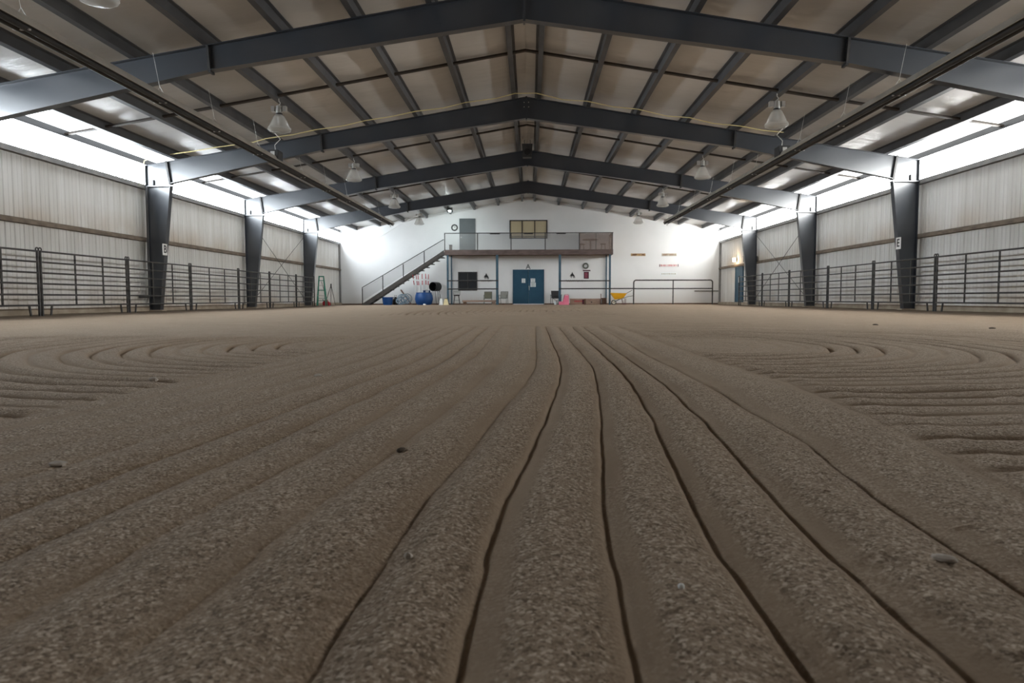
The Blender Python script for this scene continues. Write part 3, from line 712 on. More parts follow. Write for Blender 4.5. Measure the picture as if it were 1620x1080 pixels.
t = thing('wall_clock', 'round dark-rimmed white clock beside the grey upper door', 'clock', (-4.72, YB, 4.96))
R90 = Matrix.Rotation(pi / 2, 3, 'X')
m = MB(); m.lathe([(.205, 0), (.215, .03), (.195, .05), (.145, .045), (.135, .02)], 28, R90); m.f = m.f[:-2]; m.build('rim', 'dark', t, smooth=True)
m = MB(); m.lathe([(.14, .0), (.14, .022)], 28, R90); f_ = m.build('face', 'white', t)
m = MB(); m.bar((0, -.025, 0), (.075, -.025, .05), .022, .03, (0, 1, 0)); m.bar((0, -.027, 0), (-.03, -.027, .11), .018, .024, (0, 1, 0)); m.build('hands', 'black', f_)
m = MB()
for k in range(12): m.box((.115 * cos(k * pi / 6), -.024, .115 * sin(k * pi / 6)), (.022, .004, .022))
m.build('hour_marks', 'black', f_)

# floodlight on the end wall (lit)
t = thing('floodlight', 'lit floodlight hung from a purlin near the end wall, above the clock', 'floodlight', (-4.70, 41.0, 5.70))
m = MB(); m.mm((-.10, -.03, .10), (-.07, .03, .26)); m.mm((-.10, -.02, .10), (.04, .02, .12)); m.build('bracket', 'dark', t)
rt = Matrix.Rotation(radians(-40), 3, 'X')
m = MB(); m.box((.02, 0, 0), (.34, .26, .14), rt); m.build('housing', 'greydoor', t)
M['flood'] = emit('floodlight_lens', (.9, 1.0, 1.0), 30)
m = MB(); m.box((.02, -.046, -.055), (.15, .10, .012), rt); m.build('lens', 'flood', t)
ld = bpy.data.lights.new('floodlight_lamp', 'SPOT'); ld.energy = 170; ld.color = (.86, 1, 1); ld.spot_size = radians(170); ld.spot_blend = 1.0; ld.shadow_soft_size = .08
lo = bpy.data.objects.new('floodlight_lamp', ld); COL.objects.link(lo); lo.parent = t; lo.location = (.02, .0, -.20); lo.rotation_euler = (radians(48), 0, 0)

# thin cable strung from the wall to the roof
m = MB(); m.tube([(-9.75, YB - .013, 4.28), (-9.3, YB - .06, 4.50), (-8.2, 43.3, 5.05), (-7.2, 42.6, 5.45), (-6.6, 41.8, 5.52)], .010, 6)
tag(m.build('strung_cable', 'wire', smooth=True), 'thin pale cable strung from the end wall up to the roof on the left', 'cable')

def board_sign(name, label, x0, x1, z0, z1, mat, group=None):
    t = thing(name, label, 'sign', ((x0 + x1) / 2, YB, (z0 + z1) / 2), 0, group)
    w = (x1 - x0) / 2; h = (z1 - z0) / 2
    m = MB(); m.mm((-w, -.03, -h), (w, 0, h)); m.build('board', mat, t); return t, w, h
t, w, h = board_sign('wooden_sign', 'brown burnt-wood sign board on the end wall, left of the paler one', 6.51, 7.43, 3.12, 3.275, 'plank', 'wooden signs on the end wall')
m = MB()
for a, b in ((-.38, -.10), (.22, .38)): m.mm((a, -.034, -.035), (b, -.03, .03))
m.build('burnt_marks', 'darkwood', t)
t, w, h = board_sign('wooden_sign', 'pale grey wooden sign board above the red-lettered sign', 8.465, 9.39, 3.115, 3.27, 'plank2', 'wooden signs on the end wall')
m = MB()
for a, b in ((-.40, -.12), (.02, .28)): m.mm((a, -.034, -.03), (b, -.03, .025))
m.build('faded_marks', 'wood', t)
t, w, h = board_sign('lettered_sign', 'white sign with a row of red lettering on the end wall', 8.315, 9.515, 2.43, 2.59, 'white')
m = MB(); x = -w + .08
while x < w - .1:
    b = random.choice((.035, .05, .06))
    for z0_, z1_ in ((.012, .055), (-.05, -.010)):
        m.mm((x, -.034, z0_), (x + b, -.03, z1_))
    x += b + random.choice((.014, .014, .04))
m.build('lettering', 'red', t)
m = MB(); m.mm((-w, -.034, -h), (-w + .045, -.03, h)); m.mm((w - .045, -.034, -h), (w, -.03, h)); m.build('end_bands', 'maroon', t)
t, w, h = board_sign('faded_sign', 'faded light grey sign under the red-lettered sign', 8.40, 9.44, 1.90, 2.06, 'paper')
m = MB(); x = -w + .05
while x < w - .06:
    b = random.choice((.03, .05, .07)); m.mm((x, -.033, -.03), (x + b, -.03, .03)); x += b + .03
m.build('lettering', 'plank2', t)
# wreath, name bar and poster
m = MB(); m.tube([(3.645 + .15 * cos(a), YB - .05, 2.50 + .15 * sin(a)) for a in [k * pi / 14 for k in range(28)]], .048, 8, closed=True)
tag(m.build('wreath', 'chairframe', smooth=True), 'round dark wreath ring on the wall above the maroon bar', 'wreath')
m = MB(); m.mm((3.47, YB - .03, 2.17), (3.95, YB, 2.24)); tag(m.build('name_bar', 'maroon'), 'narrow dark maroon bar sign under the wreath', 'sign')
t = thing('wall_poster', 'dark maroon poster with a pale border under the wreath', 'poster', (3.69, YB, 1.69))
m = MB(); m.mm((-.20, -.012, -.03), (.20, 0, .47)); m.build('border', 'paper', t)
m = MB(); m.mm((-.16, -.016, 0), (.16, -.012, .44)); p_ = m.build('print', 'maroon', t)
m = MB()
for k in range(5): m.mm((-.10, -.018, .09 + k * .065), (.09 - .03 * (k % 2), -.016, .105 + k * .065))
m.build('text_lines', 'pink', p_)
# bucking horse silhouettes cut from steel
horse = [(-.13, .02), (-.10, .09), (-.05, .12), (-.03, .20), (.00, .24), (.02, .18), (.05, .12), (.10, .06), (.15, -.02), (.17, -.12), (.13, -.16), (.12, -.08), (.07, -.02), (.09, -.13), (.05, -.15), (.04, -.05), (-.01, -.01), (-.06, -.08), (-.05, -.14), (-.08, -.15), (-.10, -.07), (-.09, -.01), (-.14, -.04), (-.17, -.02)]
for x, z, l in ((-2.70, 1.82, 'black steel bucking-horse silhouette right of the dark lower window'), (2.80, 1.88, 'black steel bucking-horse silhouette right of the blue double door')):
    m = MB(); m.prism([(px, pz) for px, pz in horse], -.02, 0)
    o = m.build('horse_silhouette', 'black'); o.location = (x, YB - .001, z); tag(o, l, 'wall ornament', 'horse silhouettes')
# warm wall lamp on the right wall
t = thing('wall_lamp', 'lit warm wall lamp over the blue side door', 'lamp', (12.17, 40.45, 2.66))
m = MB(); m.mm((-.05, -.09, -.1), (.0, .09, .12)); m.build('back_plate', 'dark', t)
M['warm'] = emit('warm_lens', (1.0, .80, .52), 16)
m = MB(); m.lathe([(.07, -.12), (.10, -.09), (.10, .10), (.06, .13)], 16, None, (-.13, 0, 0)); m.build('lens', 'warm', t, smooth=True)
m = MB(); m.lathe([(.11, .13), (.11, .15), (.03, .17)], 16, None, (-.13, 0, 0)); m.build('cap', 'dark', t)
ld = bpy.data.lights.new('warm_lamp', 'POINT'); ld.energy = 28; ld.color = (1, .70, .40); ld.shadow_soft_size = .1
lo = bpy.data.objects.new('warm_lamp', ld); COL.objects.link(lo); lo.parent = t; lo.location = (-.32, -.15, 0)

# ------------------------------------------------------------------ viewing platform
YP = 42.05; DX0, DX1 = -5.155, 5.17; DZ = 3.39
t = thing('viewing_platform', 'raised brown viewing platform on blue posts along the end wall', 'platform', (0, YP, G))
def P(name, mb, mat, par=t):
    o = mb.build(name, mat, par); o.location = Vector((0, 0, 0)) - (Vector(t.location) if par is t else Vector((0, 0, 0))); return o
m = MB(); m.mm((DX0 + .02, YP + .03, DZ - .22), (DX1 - .02, YB - .005, DZ)); P('deck', m, 'darkwood')
m = MB(); m.mm((DX0, YP, DZ - .28), (DX1, YP + .03, DZ + .03)); m.mm((DX0, YP + .03, DZ - .28), (DX0 + .03, YB - .005, DZ + .03)); m.mm((DX1 - .03, YP + .03, DZ - .28), (DX1, YB - .005, DZ + .03)); P('fascia', m, 'fascia')
for x in (-4.97, -1.92, 1.93, 4.99):
    pw = .055 if abs(x) > 3 else .075
    m = MB(); m.mm((x - pw, YP + .05, G - .02), (x + pw, YP + .16, DZ - .22)); P('post', m, 'blue')
for x in (-4.92, 4.95):
    m = MB(); m.mm((x - .04, YB - .14, G - .02), (x + .04, YB - .06, DZ - .22)); P('post', m, 'blue')
rx = [-5.13, -3.11, -1.06, 1.032, 3.108, 5.126]
for x in rx:
    m = MB(); m.mm((x - .025, YP - .01, DZ), (x + .025, YP + .04, 4.44)); P('rail_post', m, 'dark')
for x in (4.127,):
    m = MB(); m.mm((x - .012, YP, DZ), (x + .012, YP + .025, 4.44)); P('rail_post', m, 'dark')
m = MB(); m.mm((DX0, YP - .015, 4.41), (DX1, YP + .045, 4.455)); P('top_rail', m, 'dark')
m = MB(); m.mm((DX1 - .05, YP + .045, 4.41), (DX1, YB - .005, 4.455)); P('side_rail', m, 'dark')
m = MB(); m.mm((DX1 - .05, YB - .06, DZ), (DX1, YB - .01, 4.41)); P('rail_post', m, 'dark')
for x0, x1 in ((-2.35, -1.75), (-.28, .28), (1.72, 2.28)):
    m = MB(); m.mm((x0, YP - .02, 4.36), (x1, YP + .05, 4.41)); P('rail_pad', m, 'black')
for a, b in zip(rx[:-2], rx[1:-1]):
    m = MB(); m.mm((a + .025, YP + .012, DZ + .03), (b - .025, YP + .016, 4.41)); P('mesh_screen', m, 'mesh')
for a, b in ((3.133, 4.115), (4.14, 5.10)):
    m = MB(); m.mm((a, YP + .012, DZ + .03), (b, YP + .016, 4.41)); P('mesh_screen', m, 'brownmesh')
m = MB(); m.mm((DX1 - .03, YP + .05, DZ + .03), (DX1 - .026, YB - .06, 4.41)); P('mesh_screen', m, 'brownmesh')

# staircase
t2 = thing('metal_staircase', 'brown metal staircase with open treads rising to the platform', 'staircase', (-10.25, YP, G))
L0 = Vector(t2.location)
def P2(name, mb, mat): o = mb.build(name, mat, t2); o.location = -L0; return o
SL = .612
for y in (YP + .02, YP + .92):
    m = MB(); a = (-10.25, .03); b = (-5.175, .03 + .612 * 5.075)
    m.prism([(a[0], a[1] - .06), (a[0] + .20, a[1] - .06), (b[0], b[1] + .06), (b[0], b[1] + .28), (a[0] + .05, a[1] + .15), (a[0], a[1] + .1)], y - .025, y + .025); P2('stringer', m, 'stair')
nt_ = 16
for k in range(nt_):
    z = .22 + k * (3.39 - .22) / nt_; x = -10.05 + (z - .22) / SL
    m = MB(); m.mm((x, YP + .045, z - .045), (x + .30, YP + .895, z)); P2('tread', m, 'stair')
for x, z0, z1 in ((-10.26, .0, 1.10), (-8.98, .95, 1.86), (-7.70, 1.74, 2.56), (-6.40, 2.53, 3.33)):
    m = MB(); m.mm((x - .025, YP - .03, z0), (x + .025, YP + .02, z1)); P2('rail_post', m, 'dark')
m = MB(); m.bar((-10.28, YP - .005, 1.12), (-5.18, YP - .005, 4.06), .05, .045); P2('handrail', m, 'dark')
m = MB(); m.prism([(-10.24, .32), (-5.18, 3.41), (-5.18, 4.02), (-10.24, 1.08)], YP - .004, YP - .001); P2('mesh_screen', m, 'mesh')

# hitching rails between the posts
def hrail(x0, x1, z, label, r=.035):
    m = MB(); m.tube([(x0, YP + .03, z), (x1, YP + .03, z)], r, 8); tag(m.build('hitching_rail', 'dark', smooth=True), label, 'rail', 'hitching rails between the blue posts')
hrail(-4.99, -1.85, 1.535, 'upper dark rail crossing in front of the dark lower window')
hrail(-4.99, -1.85, 1.03, 'lower dark rail under the dark lower window')
hrail(1.86, 5.02, 1.51, 'upper dark rail between the posts right of the double door')
hrail(1.86, 6.58, 1.03, 'long lower rail running past the yellow wheelbarrow')
# ropes hung on the rails
for x0, x1, z, l in ((-2.95, -2.2, 1.535, 'dark rope wound on the rail beside the lower window'), (2.3, 3.4, 1.51, 'dark rope wound on the rail right of the double door')):
    pts = []; n = 60
    for k in range(n + 1):
        a = k * .9; pts.append((x0 + (x1 - x0) * k / n, YP + .03 + .046 * cos(a), z + .046 * sin(a) - (.02 if k % 9 == 4 else 0)))
    m = MB(); m.tube(pts, .014, 5); tag(m.build('lead_rope', 'rope', smooth=True), l, 'rope', 'ropes on the rails')
# freestanding pipe rail
def arc(c, r, a0, a1, y, n=6): return [(c[0] + r * cos(a0 + (a1 - a0) * k / n), y, c[1] + r * sin(a0 + (a1 - a0) * k / n)) for k in range(n + 1)]
t = thing('pipe_barrier', 'grey freestanding pipe barrier right of the wheelbarrow', 'barrier', (9.02, 43.0, G)); B0 = Vector(t.location)
m = MB(); m.tube([(6.58, 43, .0)] + [(6.58, 43, 1.40)] + arc((6.73, 1.41), .15, pi, pi / 2, 43) + arc((11.32, 1.41), .15, pi / 2, 0, 43) + [(11.47, 43, 0)], .04, 10); o = m.build('outer_pipe', 'dark', t, smooth=True); o.location = -B0
m = MB(); m.tube([(6.58, 43, 1.035), (11.47, 43, 1.035)], .035, 8); o = m.build('middle_rail', 'dark', t, smooth=True); o.location = -B0
m = MB(); m.tube([(9.03, 43, 0), (9.03, 43, 1.56)], .035, 8); o = m.build('middle_leg', 'dark', t, smooth=True); o.location = -B0
m = MB(); m.tube([(10.55, YB - .04, .895), (12.07, YB - .04, .892)], .03, 8); tag(m.build('wall_pipe', 'chairframe', smooth=True), 'thin pipe along the end wall near its right corner', 'pipe')

# ------------------------------------------------------------------ things on the platform
t = thing('small_bin', 'narrow brown bin on the platform left of the grey door', 'bin', (-4.925, 43.45, DZ))
m = MB(); m.prism([(-.075, 0), (.075, 0), (.09, .42), (-.09, .42)], -.1, .1); m.build('body', 'brownstuff', t)
m = MB(); m.mm((-.10, -.11, .42), (.10, .11, .45)); m.build('rim', 'dark', t)
t = thing('round_table', 'brown round pedestal table on the platform behind the brown screen', 'table', (3.86, 42.95, DZ))
m = MB(); m.lathe([(.42, .66), (.50, .675), (.50, .70), (.47, .715)], 28); m.build('table_top', 'brownstuff', t)
m = MB(); m.lathe([(.045, .03), (.045, .66)], 12); m.build('pedestal', 'brownstuff', t)
m = MB()
for k in range(4): a = k * pi / 2 + .5; m.bar((0, 0, .03), (.32 * cos(a), .32 * sin(a), .03), .07, .05)
m.build('feet', 'brownstuff', t)
def stool_low(x, y, l):
    t = thing('low_stool', l, 'stool', (x, y, DZ), 0, 'low stools on the platform')
    m = MB(); m.lathe([(.17, .36), (.19, .38), (.19, .41), (.15, .43)], 16); m.build('seat', 'brownstuff', t)
    for k in range(4):
        a = k * pi / 2 + .7; m = MB(); m.bar((.12 * cos(a), .12 * sin(a), .37), (.19 * cos(a), .19 * sin(a), 0), .035, .035); m.build('leg', 'brownstuff', t)
stool_low(3.32, 42.7, 'low round brown stool left of the pedestal table')
stool_low(4.62, 42.6, 'low round brown stool right of the pedestal table')

# ------------------------------------------------------------------ things by the end wall
def frustum(m, x0, x1, y0, y1, z0, z1, k):
    cx, cy = (x0 + x1) / 2, (y0 + y1) / 2
    b = [(x0, y0), (x1, y0), (x1, y1), (x0, y1)]
    vs = [(x, y, z0) for x, y in b] + [(cx + (x - cx) * k, cy + (y - cy) * k, z1) for x, y in b]
    return m.add(vs, [(3, 2, 1, 0), (4, 5, 6, 7), (0, 1, 5, 4), (1, 2, 6, 5), (2, 3, 7, 6), (3, 0, 4, 7)])
# blue tub under the stairs
def tub(name, label, loc, r0, r1, h, mat, handles=True):
    t = thing(name, label, 'tub', loc)
    m = MB(); m.lathe([(r0, 0), (r0 + (r1 - r0) * .5 + .01, h * .5), (r1, h), (r1 + .02, h), (r1 + .02, h - .03), (r1 - .03, h - .01), (r0 - .02, .03), (0, .03)], 28); m.build('body', mat, t, smooth=True)
    if handles:
        for s in (-1, 1):
            m = MB(); m.tube([(s * r1, -.09, h - .03), (s * (r1 + .07), -.06, h - .01), (s * (r1 + .07), .06, h - .01), (s * r1, .09, h - .03)], .015, 6); m.build('handle', 'black', t)
    return t
tub('feed_tub', 'bright blue round tub under the stairs', (-8.75, 42.3, G - .01), .27, .34, .50, 'bluetub')
t = thing('black_bag', 'black bag slumped on the rim side of the bright blue tub', 'bag', (-8.34, 42.75, G - .01))
m = MB(); m.lathe([(.12, 0), (.19, .08), (.20, .25), (.13, .42), (.05, .50), (0, .52)], 14); m.build('sack', 'black', t, smooth=True)
m = MB(); m.tube([(-.05, 0, .5), (-.08, 0, .60), (.08, 0, .60), (.05, 0, .5)], .012, 6); m.build('strap', 'black', t)
# coil of hose
pts = []; rnd = random.Random(4)
for L in range(9):
    cx, cz, r, ph, tl = rnd.uniform(-.22, .22), rnd.uniform(.25, .42), rnd.uniform(.2, .34), rnd.uniform(0, 6.28), rnd.uniform(-.8, .8)
    for k in range(16):
        a = ph + k * 2 * pi / 16
        x = cx + r * cos(a); z = cz + min(cz - .03, r) * sin(a) * .95; y = (rnd.uniform(-.01, .01) + .16 * sin(tl * 3) + .12 * cos(a + tl))
        pts.append((x, y, max(.03, z)))
m = MB(); m.tube(pts, .022, 6); o = m.build('hose_coil', 'hose', smooth=True); o.location = (-7.78, 42.4, G - .01); tag(o, 'tangled coil of blue-grey hose between the two blue tubs', 'hose')
m = MB(); m.bar((-8.05, 43.0, 1.0), (-7.3, 42.55, .06), .12, .035); tag(m.build('leaning_board', 'wood'), 'slanting board leaning behind the hose coil', 'board')
# big blue tub with poles
t = thing('pole_tub', 'large bulging blue tub holding red-topped poles', 'tub', (-6.50, 42.42, G - .02))
m = MB(); m.lathe([(.38, 0), (.50, .12), (.56, .38), (.535, .60), (.47, .76), (.47, .78), (.44, .78), (.51, .38), (.36, .05), (0, .05)], 36); m.build('body', 'bluetub', t, smooth=True)
m = MB(); m.tube([(.472 * cos(k * pi / 16), .472 * sin(k * pi / 16), .775) for k in range(32)], .018, 6, closed=True); m.build('rim', 'bluetub', t, smooth=True)
t = thing('plastic_drum', 'upright dark blue drum behind the large blue tub', 'drum', (-6.47, 43.28, G - .01))
m = MB(); m.lathe([(.23, 0), (.25, .03), (.25, .3), (.26, .33), (.25, .36), (.25, .62), (.26, .65), (.25, .68), (.245, .88), (.21, .93)], 28); m.build('shell', 'bluetub', t, smooth=True)
m = MB(); m.lathe([(.06, .93), (.06, .96), (.05, .965)], 12); m.build('bung', 'black', t)
def pole(bx, tx, h, y, label):
    b = Vector((bx, y, G + .05)); tp = Vector((tx, y + .1, h)); t = thing('bending_pole', label, 'pole', b, 0, 'red-topped white poles in the blue tub')
    d = tp - b
    m = MB(); m.tube([(0, 0, 0), d * .64], .024, 8); m.build('white_shaft', 'white', t)
    m = MB(); m.tube([d * .64, d], .0245, 8); m.build('red_top', 'red', t)
    m = MB(); m.tube([d * .78, d * .83], .0252, 8); m.build('white_band', 'white', t)
PL = ['leftmost of the red-topped poles, standing apart from the rest', 'second of the red-topped poles counting from the stairs', 'third of the red-topped poles counting from the stairs', 'middle red-topped pole, straight above the tub centre', 'red-topped pole second nearest the black drum', 'red-topped pole nearest the black drum']
for (bx, tx, h, yy), l in zip([(-6.93, -7.21, 1.98, 42.40), (-6.75, -7.03, 1.95, 42.55), (-6.70, -6.87, 1.93, 42.34), (-6.55, -6.60, 1.97, 42.30), (-6.32, -6.39, 1.99, 42.38), (-6.30, -6.24, 1.95, 42.58)], PL): pole(bx, tx, h, yy, l)
m = MB(); m.lathe([(.03, 0), (.05, .02), (.05, .1), (.02, .14), (.02, .17)], 12, Matrix.Rotation(pi / 2, 3, 'Y'), (0, 0, .05)); o = m.build('white_bottle', 'white', smooth=True); o.location = (-6.45, 41.78, G - .02); tag(o, 'small white bottle lying in front of the large blue tub', 'bottle')
# black drum on legs
t = thing('drum_dummy', 'black open drum lying on tall thin legs beside the stairs', 'drum', (-5.86, 42.85, G))
ax = Vector((.40, .9, 0)).normalized(); rot = Vector((0, 0, 1)).rotation_difference(ax).to_matrix()
m = MB(); m.lathe([(.27, .0), (.285, .0), (.285, .18), (.292, .2), (.285, .22), (.285, .60), (.0, .60), (.0, .57), (.265, .57), (.27, .0)], 28, rot, Vector((-.10, -.30, 1.14))); m.f = [f for f in m.f if len(f) == 4]; m.build('drum_shell', 'black', t, smooth=True)
for i, (px, py) in enumerate(((.10, -.12), (.22, .02), (.30, .14), (.34, .22))):
    m = MB(); m.tube([(px - .1, py, .98), (px + .03 * (i % 2), py, 0)], .014, 6); m.build('leg', 'dark', t)
# tapered blocks
t = thing('marker_block', 'white tapered plastic block beside the corner post', 'block', (-5.355, 41.9, G - .03))
m = MB(); frustum(m, -.14, .14, -.14, .14, 0, .40, .45); m.build('body', 'white', t); m = MB(); m.mm((-.05, -.05, .40), (.05, .05, .42)); m.build('cap', 'white', t)
t['group'] = 'tapered blocks'
t = thing('marker_block', 'cream-yellow tapered block right of the white one', 'block', (-5.045, 41.8, G - .03), 0, 'tapered blocks')
m = MB(); frustum(m, -.165, .165, -.15, .15, 0, .40, .50); m.build('body', 'cream', t); m = MB(); m.mm((-.075, -.07, .40), (.075, .07, .44)); m.build('cap', 'darkwood', t)
# bar stool
t = thing('bar_stool', 'black-seated bar stool under the dark lower window', 'stool', (-4.47, 42.55, G))
m = MB(); m.lathe([(.17, .55), (.19, .57), (.19, .62), (.16, .635)], 16); m.build('seat', 'black', t)
m = MB(); m.tube([(-.19, .1, .62), (-.21, .14, .85), (.21, .14, .85), (.19, .1, .62)], .014, 6); m.tube([(-.2, .12, .74), (.2, .12, .74)], .010, 6)
for k in range(4): m.tube([(-.12 + k * .08, .12, .74), (-.12 + k * .08, .14, .85)], .008, 5)
m.build('backrest', 'chairframe', t)
for sx, sy in ((-1, -1), (1, -1), (1, 1), (-1, 1)):
    m = MB(); m.tube([(sx * .12, sy * .12, .56), (sx * .20, sy * .20, 0)], .014, 6); m.build('leg', 'dark', t)
m = MB(); m.tube([(.165 * cos(k * pi / 8), .165 * sin(k * pi / 8), .28) for k in range(16)], .010, 6, closed=True); m.build('foot_ring', 'dark', t)
# low bench
t = thing('wooden_bench', 'low pinkish wooden bench under the dark lower window', 'bench', (-3.1, 42.35, G - .01))
m = MB(); m.mm((-1.0, -.05, .19), (1.10, .30, .30)); m.build('seat', 'wood', t)
m = MB(); m.mm((-.95, 0, 0), (-.75, .28, .19)); m.build('leg', 'darkwood', t); m = MB(); m.mm((.85, 0, 0), (1.05, .28, .19)); m.build('leg', 'wood', t)
m = MB(); m.mm((-1.35, .10, .0), (-.1, .25, .09)); m.build('lower_beam', 'darkwood', t)
# patio chairs
def patio(loc, rz, label, sling):
    t = thing('patio_chair', label, 'chair', loc, rz, 'patio chairs by the end wall')
    m = MB(); m.box((0, 0, .40), (.44, .44, .025), Matrix.Rotation(radians(4), 3, 'X')); m.build('seat', sling, t)
    m = MB(); m.box((0, .25, .60), (.44, .022, .40), Matrix.Rotation(radians(-12), 3, 'X')); m.build('backrest', sling, t)
    for s in (-1, 1):
        m = MB(); m.tube([(s * .25, -.20, .0), (s * .25, -.22, .40), (s * .25, -.20, .56), (s * .25, -.12, .60), (s * .25, .10, .60), (s * .25, .22, .57)], .015, 6); m.build('arm', 'chairframe', t, smooth=True)
        m = MB(); m.tube([(s * .235, .33, 0), (s * .235, .20, .40), (s * .235, .31, .82)], .015, 6); m.build('leg', 'chairframe', t, smooth=True)
    m = MB(); m.tube([(-.235, .31, .815), (.235, .31, .815)], .015, 6); m.build('top_tube', 'chairframe', t)
    m = MB(); m.tube([(-.235, -.21, .39), (.235, -.21, .39)], .013, 6); m.build('front_tube', 'chairframe', t)
    return t
patio((-2.55, 43.0, G), 0, 'olive patio chair behind the low wooden bench', 'olive')
patio((-1.57, 42.75, G), radians(-12), 'grey patio chair left of the blue double door', 'taupe')
# black camp chair
t = thing('camp_chair', 'black folding camp chair behind the blue post right of the door', 'chair', (1.72, 42.95, G), radians(14))
m = MB(); m.box((0, 0, .42), (.48, .42, .04), Matrix.Rotation(radians(6), 3, 'X')); m.build('seat', 'black', t)
m = MB(); m.box((.03, .26, .64), (.50, .05, .46), Matrix.Rotation(radians(-14), 3, 'X')); m.build('backrest', 'black', t)
for s in (-1, 1):
    m = MB(); m.box((s * .28, -.02, .60), (.09, .44, .03)); m.build('armrest', 'black', t)
    m = MB(); m.tube([(s * .28, -.22, .60), (s * .28, -.22, 0)], .016, 6); m.build('leg', 'dark', t)
    m = MB(); m.tube([(s * .28, .18, .60), (s * .28, .24, 0)], .016, 6); m.build('leg', 'dark', t)
m = MB(); m.tube([(-.26, -.2, .05), (.26, -.2, .40)], .012, 6); m.tube([(.26, -.2, .05), (-.26, -.2, .40)], .012, 6); m.build('cross_brace', 'dark', t)
t = thing('small_bucket', 'small pale bucket in front of the black camp chair', 'bucket', (1.70, 42.40, G - .01))
m = MB(); m.lathe([(.09, 0), (.12, .20), (.125, .20), (.11, .19), (.085, .02), (0, .02)], 18); m.build('body', 'paper', t, smooth=True)
m = MB(); m.tube([(.12 * cos(a), 0, .19 + .10 * sin(a)) for a in [k * pi / 8 for k in range(9)]], .006, 5); m.build('bail_handle', 'alu', t)
# pink mounting block
t = thing('mounting_block', 'pink plastic mounting block with a low step', 'mounting block', (2.19, 41.95, G - .03))
m = MB(); m.prism([(-.33, 0), (.29, 0), (.27, .58), (.02, .58), (-.10, .20), (-.31, .20)], -.22, .22); m.build('body', 'pink', t)
m = MB(); m.mm((-.32, -.23, .20), (-.09, .23, .225)); m.build('step', 'pink', t); m = MB(); m.mm((.0, -.23, .58), (.285, .23, .605)); m.build('step', 'pink', t)
m = MB(); m.tube([(.04, 0, .60), (.05, 0, .66), (.24, 0, .66), (.25, 0, .60)], .015, 6); m.build('grip', 'pink', t)
# crates
def crate(x0, x1, h, label, mat, marks=None):
    t = thing('wooden_crate', label, 'crate', ((x0 + x1) / 2, 42.75, G - .01), 0, 'wooden crates along the end wall'); w = (x1 - x0) / 2 - .012
    m = MB(); m.mm((-w, -.22, .02), (w, .22, h - .04)); m.build('box', mat, t)
    m = MB(); m.mm((-w - .01, -.235, h - .04), (w + .01, .235, h)); m.build('lid', mat, t)
    for s in (-1, 1):
        m = MB(); m.mm((s * (w - .045) - .03, -.24, 0), (s * (w - .045) + .03, -.22, h - .04)); m.build('batten', 'darkwood' if s > 0 else mat, t)
    if marks == 'red':
        m = MB(); rr_ = random.Random(2); x = -w * .42
        while x < w * .55:
            b = rr_.choice((.05, .07)); m.mm((x, -.226, .17 + rr_.uniform(-.01, .01)), (x + b, -.22, .27)); x += b + .03
        m.build('painted_mark', 'red', t)
        m = MB(); m.mm((w * .62, -.228, .04), (w * .88, -.22, h - .06)); m.build('dark_opening', 'maroon', t)
    if marks == 'latch':
        m = MB(); m.mm((-.16, -.235, .13), (-.08, -.22, .19)); m.build('latch', 'black', t)
crate(2.58, 3.53, .38, 'brown wooden crate with a red painted mark next to the pink block', 'wood', 'red')
crate(3.54, 4.52, .38, 'plain wooden crate with a small black latch, second from the pink block', 'wood', 'latch')
crate(4.56, 4.86, .42, 'narrow brown crate against the right corner post', 'darkwood')
m = MB(); m.tube([(4.55, 43.1, .05), (4.57, 43.3, .72)], .02, 6); tag(m.build('wooden_stake', 'darkwood'), 'short dark stake standing behind the crates', 'stake')

# wheelbarrow
t = thing('wheelbarrow', 'yellow wheelbarrow parked left of the pipe barrier', 'wheelbarrow', (5.5, 42.0, G - .02))
m = MB()
b = [(-.22, -.20), (.28, -.20), (.28, .20), (-.22, .20)]; tp = [(-.48, -.32), (.47, -.30), (.47, .30), (-.48, .32)]
zb = [.33, .40, .40, .33]; zt_ = [.72, .70, .70, .72]; q_ = .018
vs = [(x, y, z) for (x, y), z in zip(b, zb)] + [(x, y, z) for (x, y), z in zip(tp, zt_)]
vi = [(x * .95, y * .94, z + q_) for (x, y), z in zip(b, zb)] + [(x * .97, y * .95, z) for (x, y), z in zip(tp, zt_)]
fo = [(3, 2, 1, 0), (0, 1, 5, 4), (1, 2, 6, 5), (2, 3, 7, 6), (3, 0, 4, 7)]
m.add(vs + vi, fo + [tuple(i + 8 for i in reversed(f)) for f in fo] + [(4, 5, 13, 12), (5, 6, 14, 13), (6, 7, 15, 14), (7, 4, 12, 15)])
tr = m.build('tray', 'yellow', t)
m = MB(); m.tube([(x, y, z) for (x, y), z in zip(tp, zt_)], .015, 6, closed=True); m.build('rim', 'yellow', tr)
for s, z1, z2 in ((-1, .34, .56), (1, .42, .90)):
    m = MB(); m.tube([(-.30, s * .10, .16), (.05, s * .22, .34), (.55, s * .28, (z1 + z2) / 2 + .06), (.88, s * .28, z2)], .018, 6); m.build('handle', 'chairframe', t)
    m = MB(); m.tube([(.22, s * .2, .36), (.30, s * .24, .02), (.42, s * .24, .02), (.42, s * .26, .40)], .015, 6); m.build('leg', 'maroon', t)
m = MB(); m.lathe([(.04, -.045), (.13, -.045), (.155, -.02), (.155, .02), (.13, .045), (.04, .045)], 20, R90, (-.28, 0, .155)); w_ = m.build('wheel', 'black', t, smooth=True)
m = MB(); m.lathe([(.105, -.055), (.105, .055)], 18, R90, (-.28, 0, .155)); m.build('hub', 'wheel', w_)

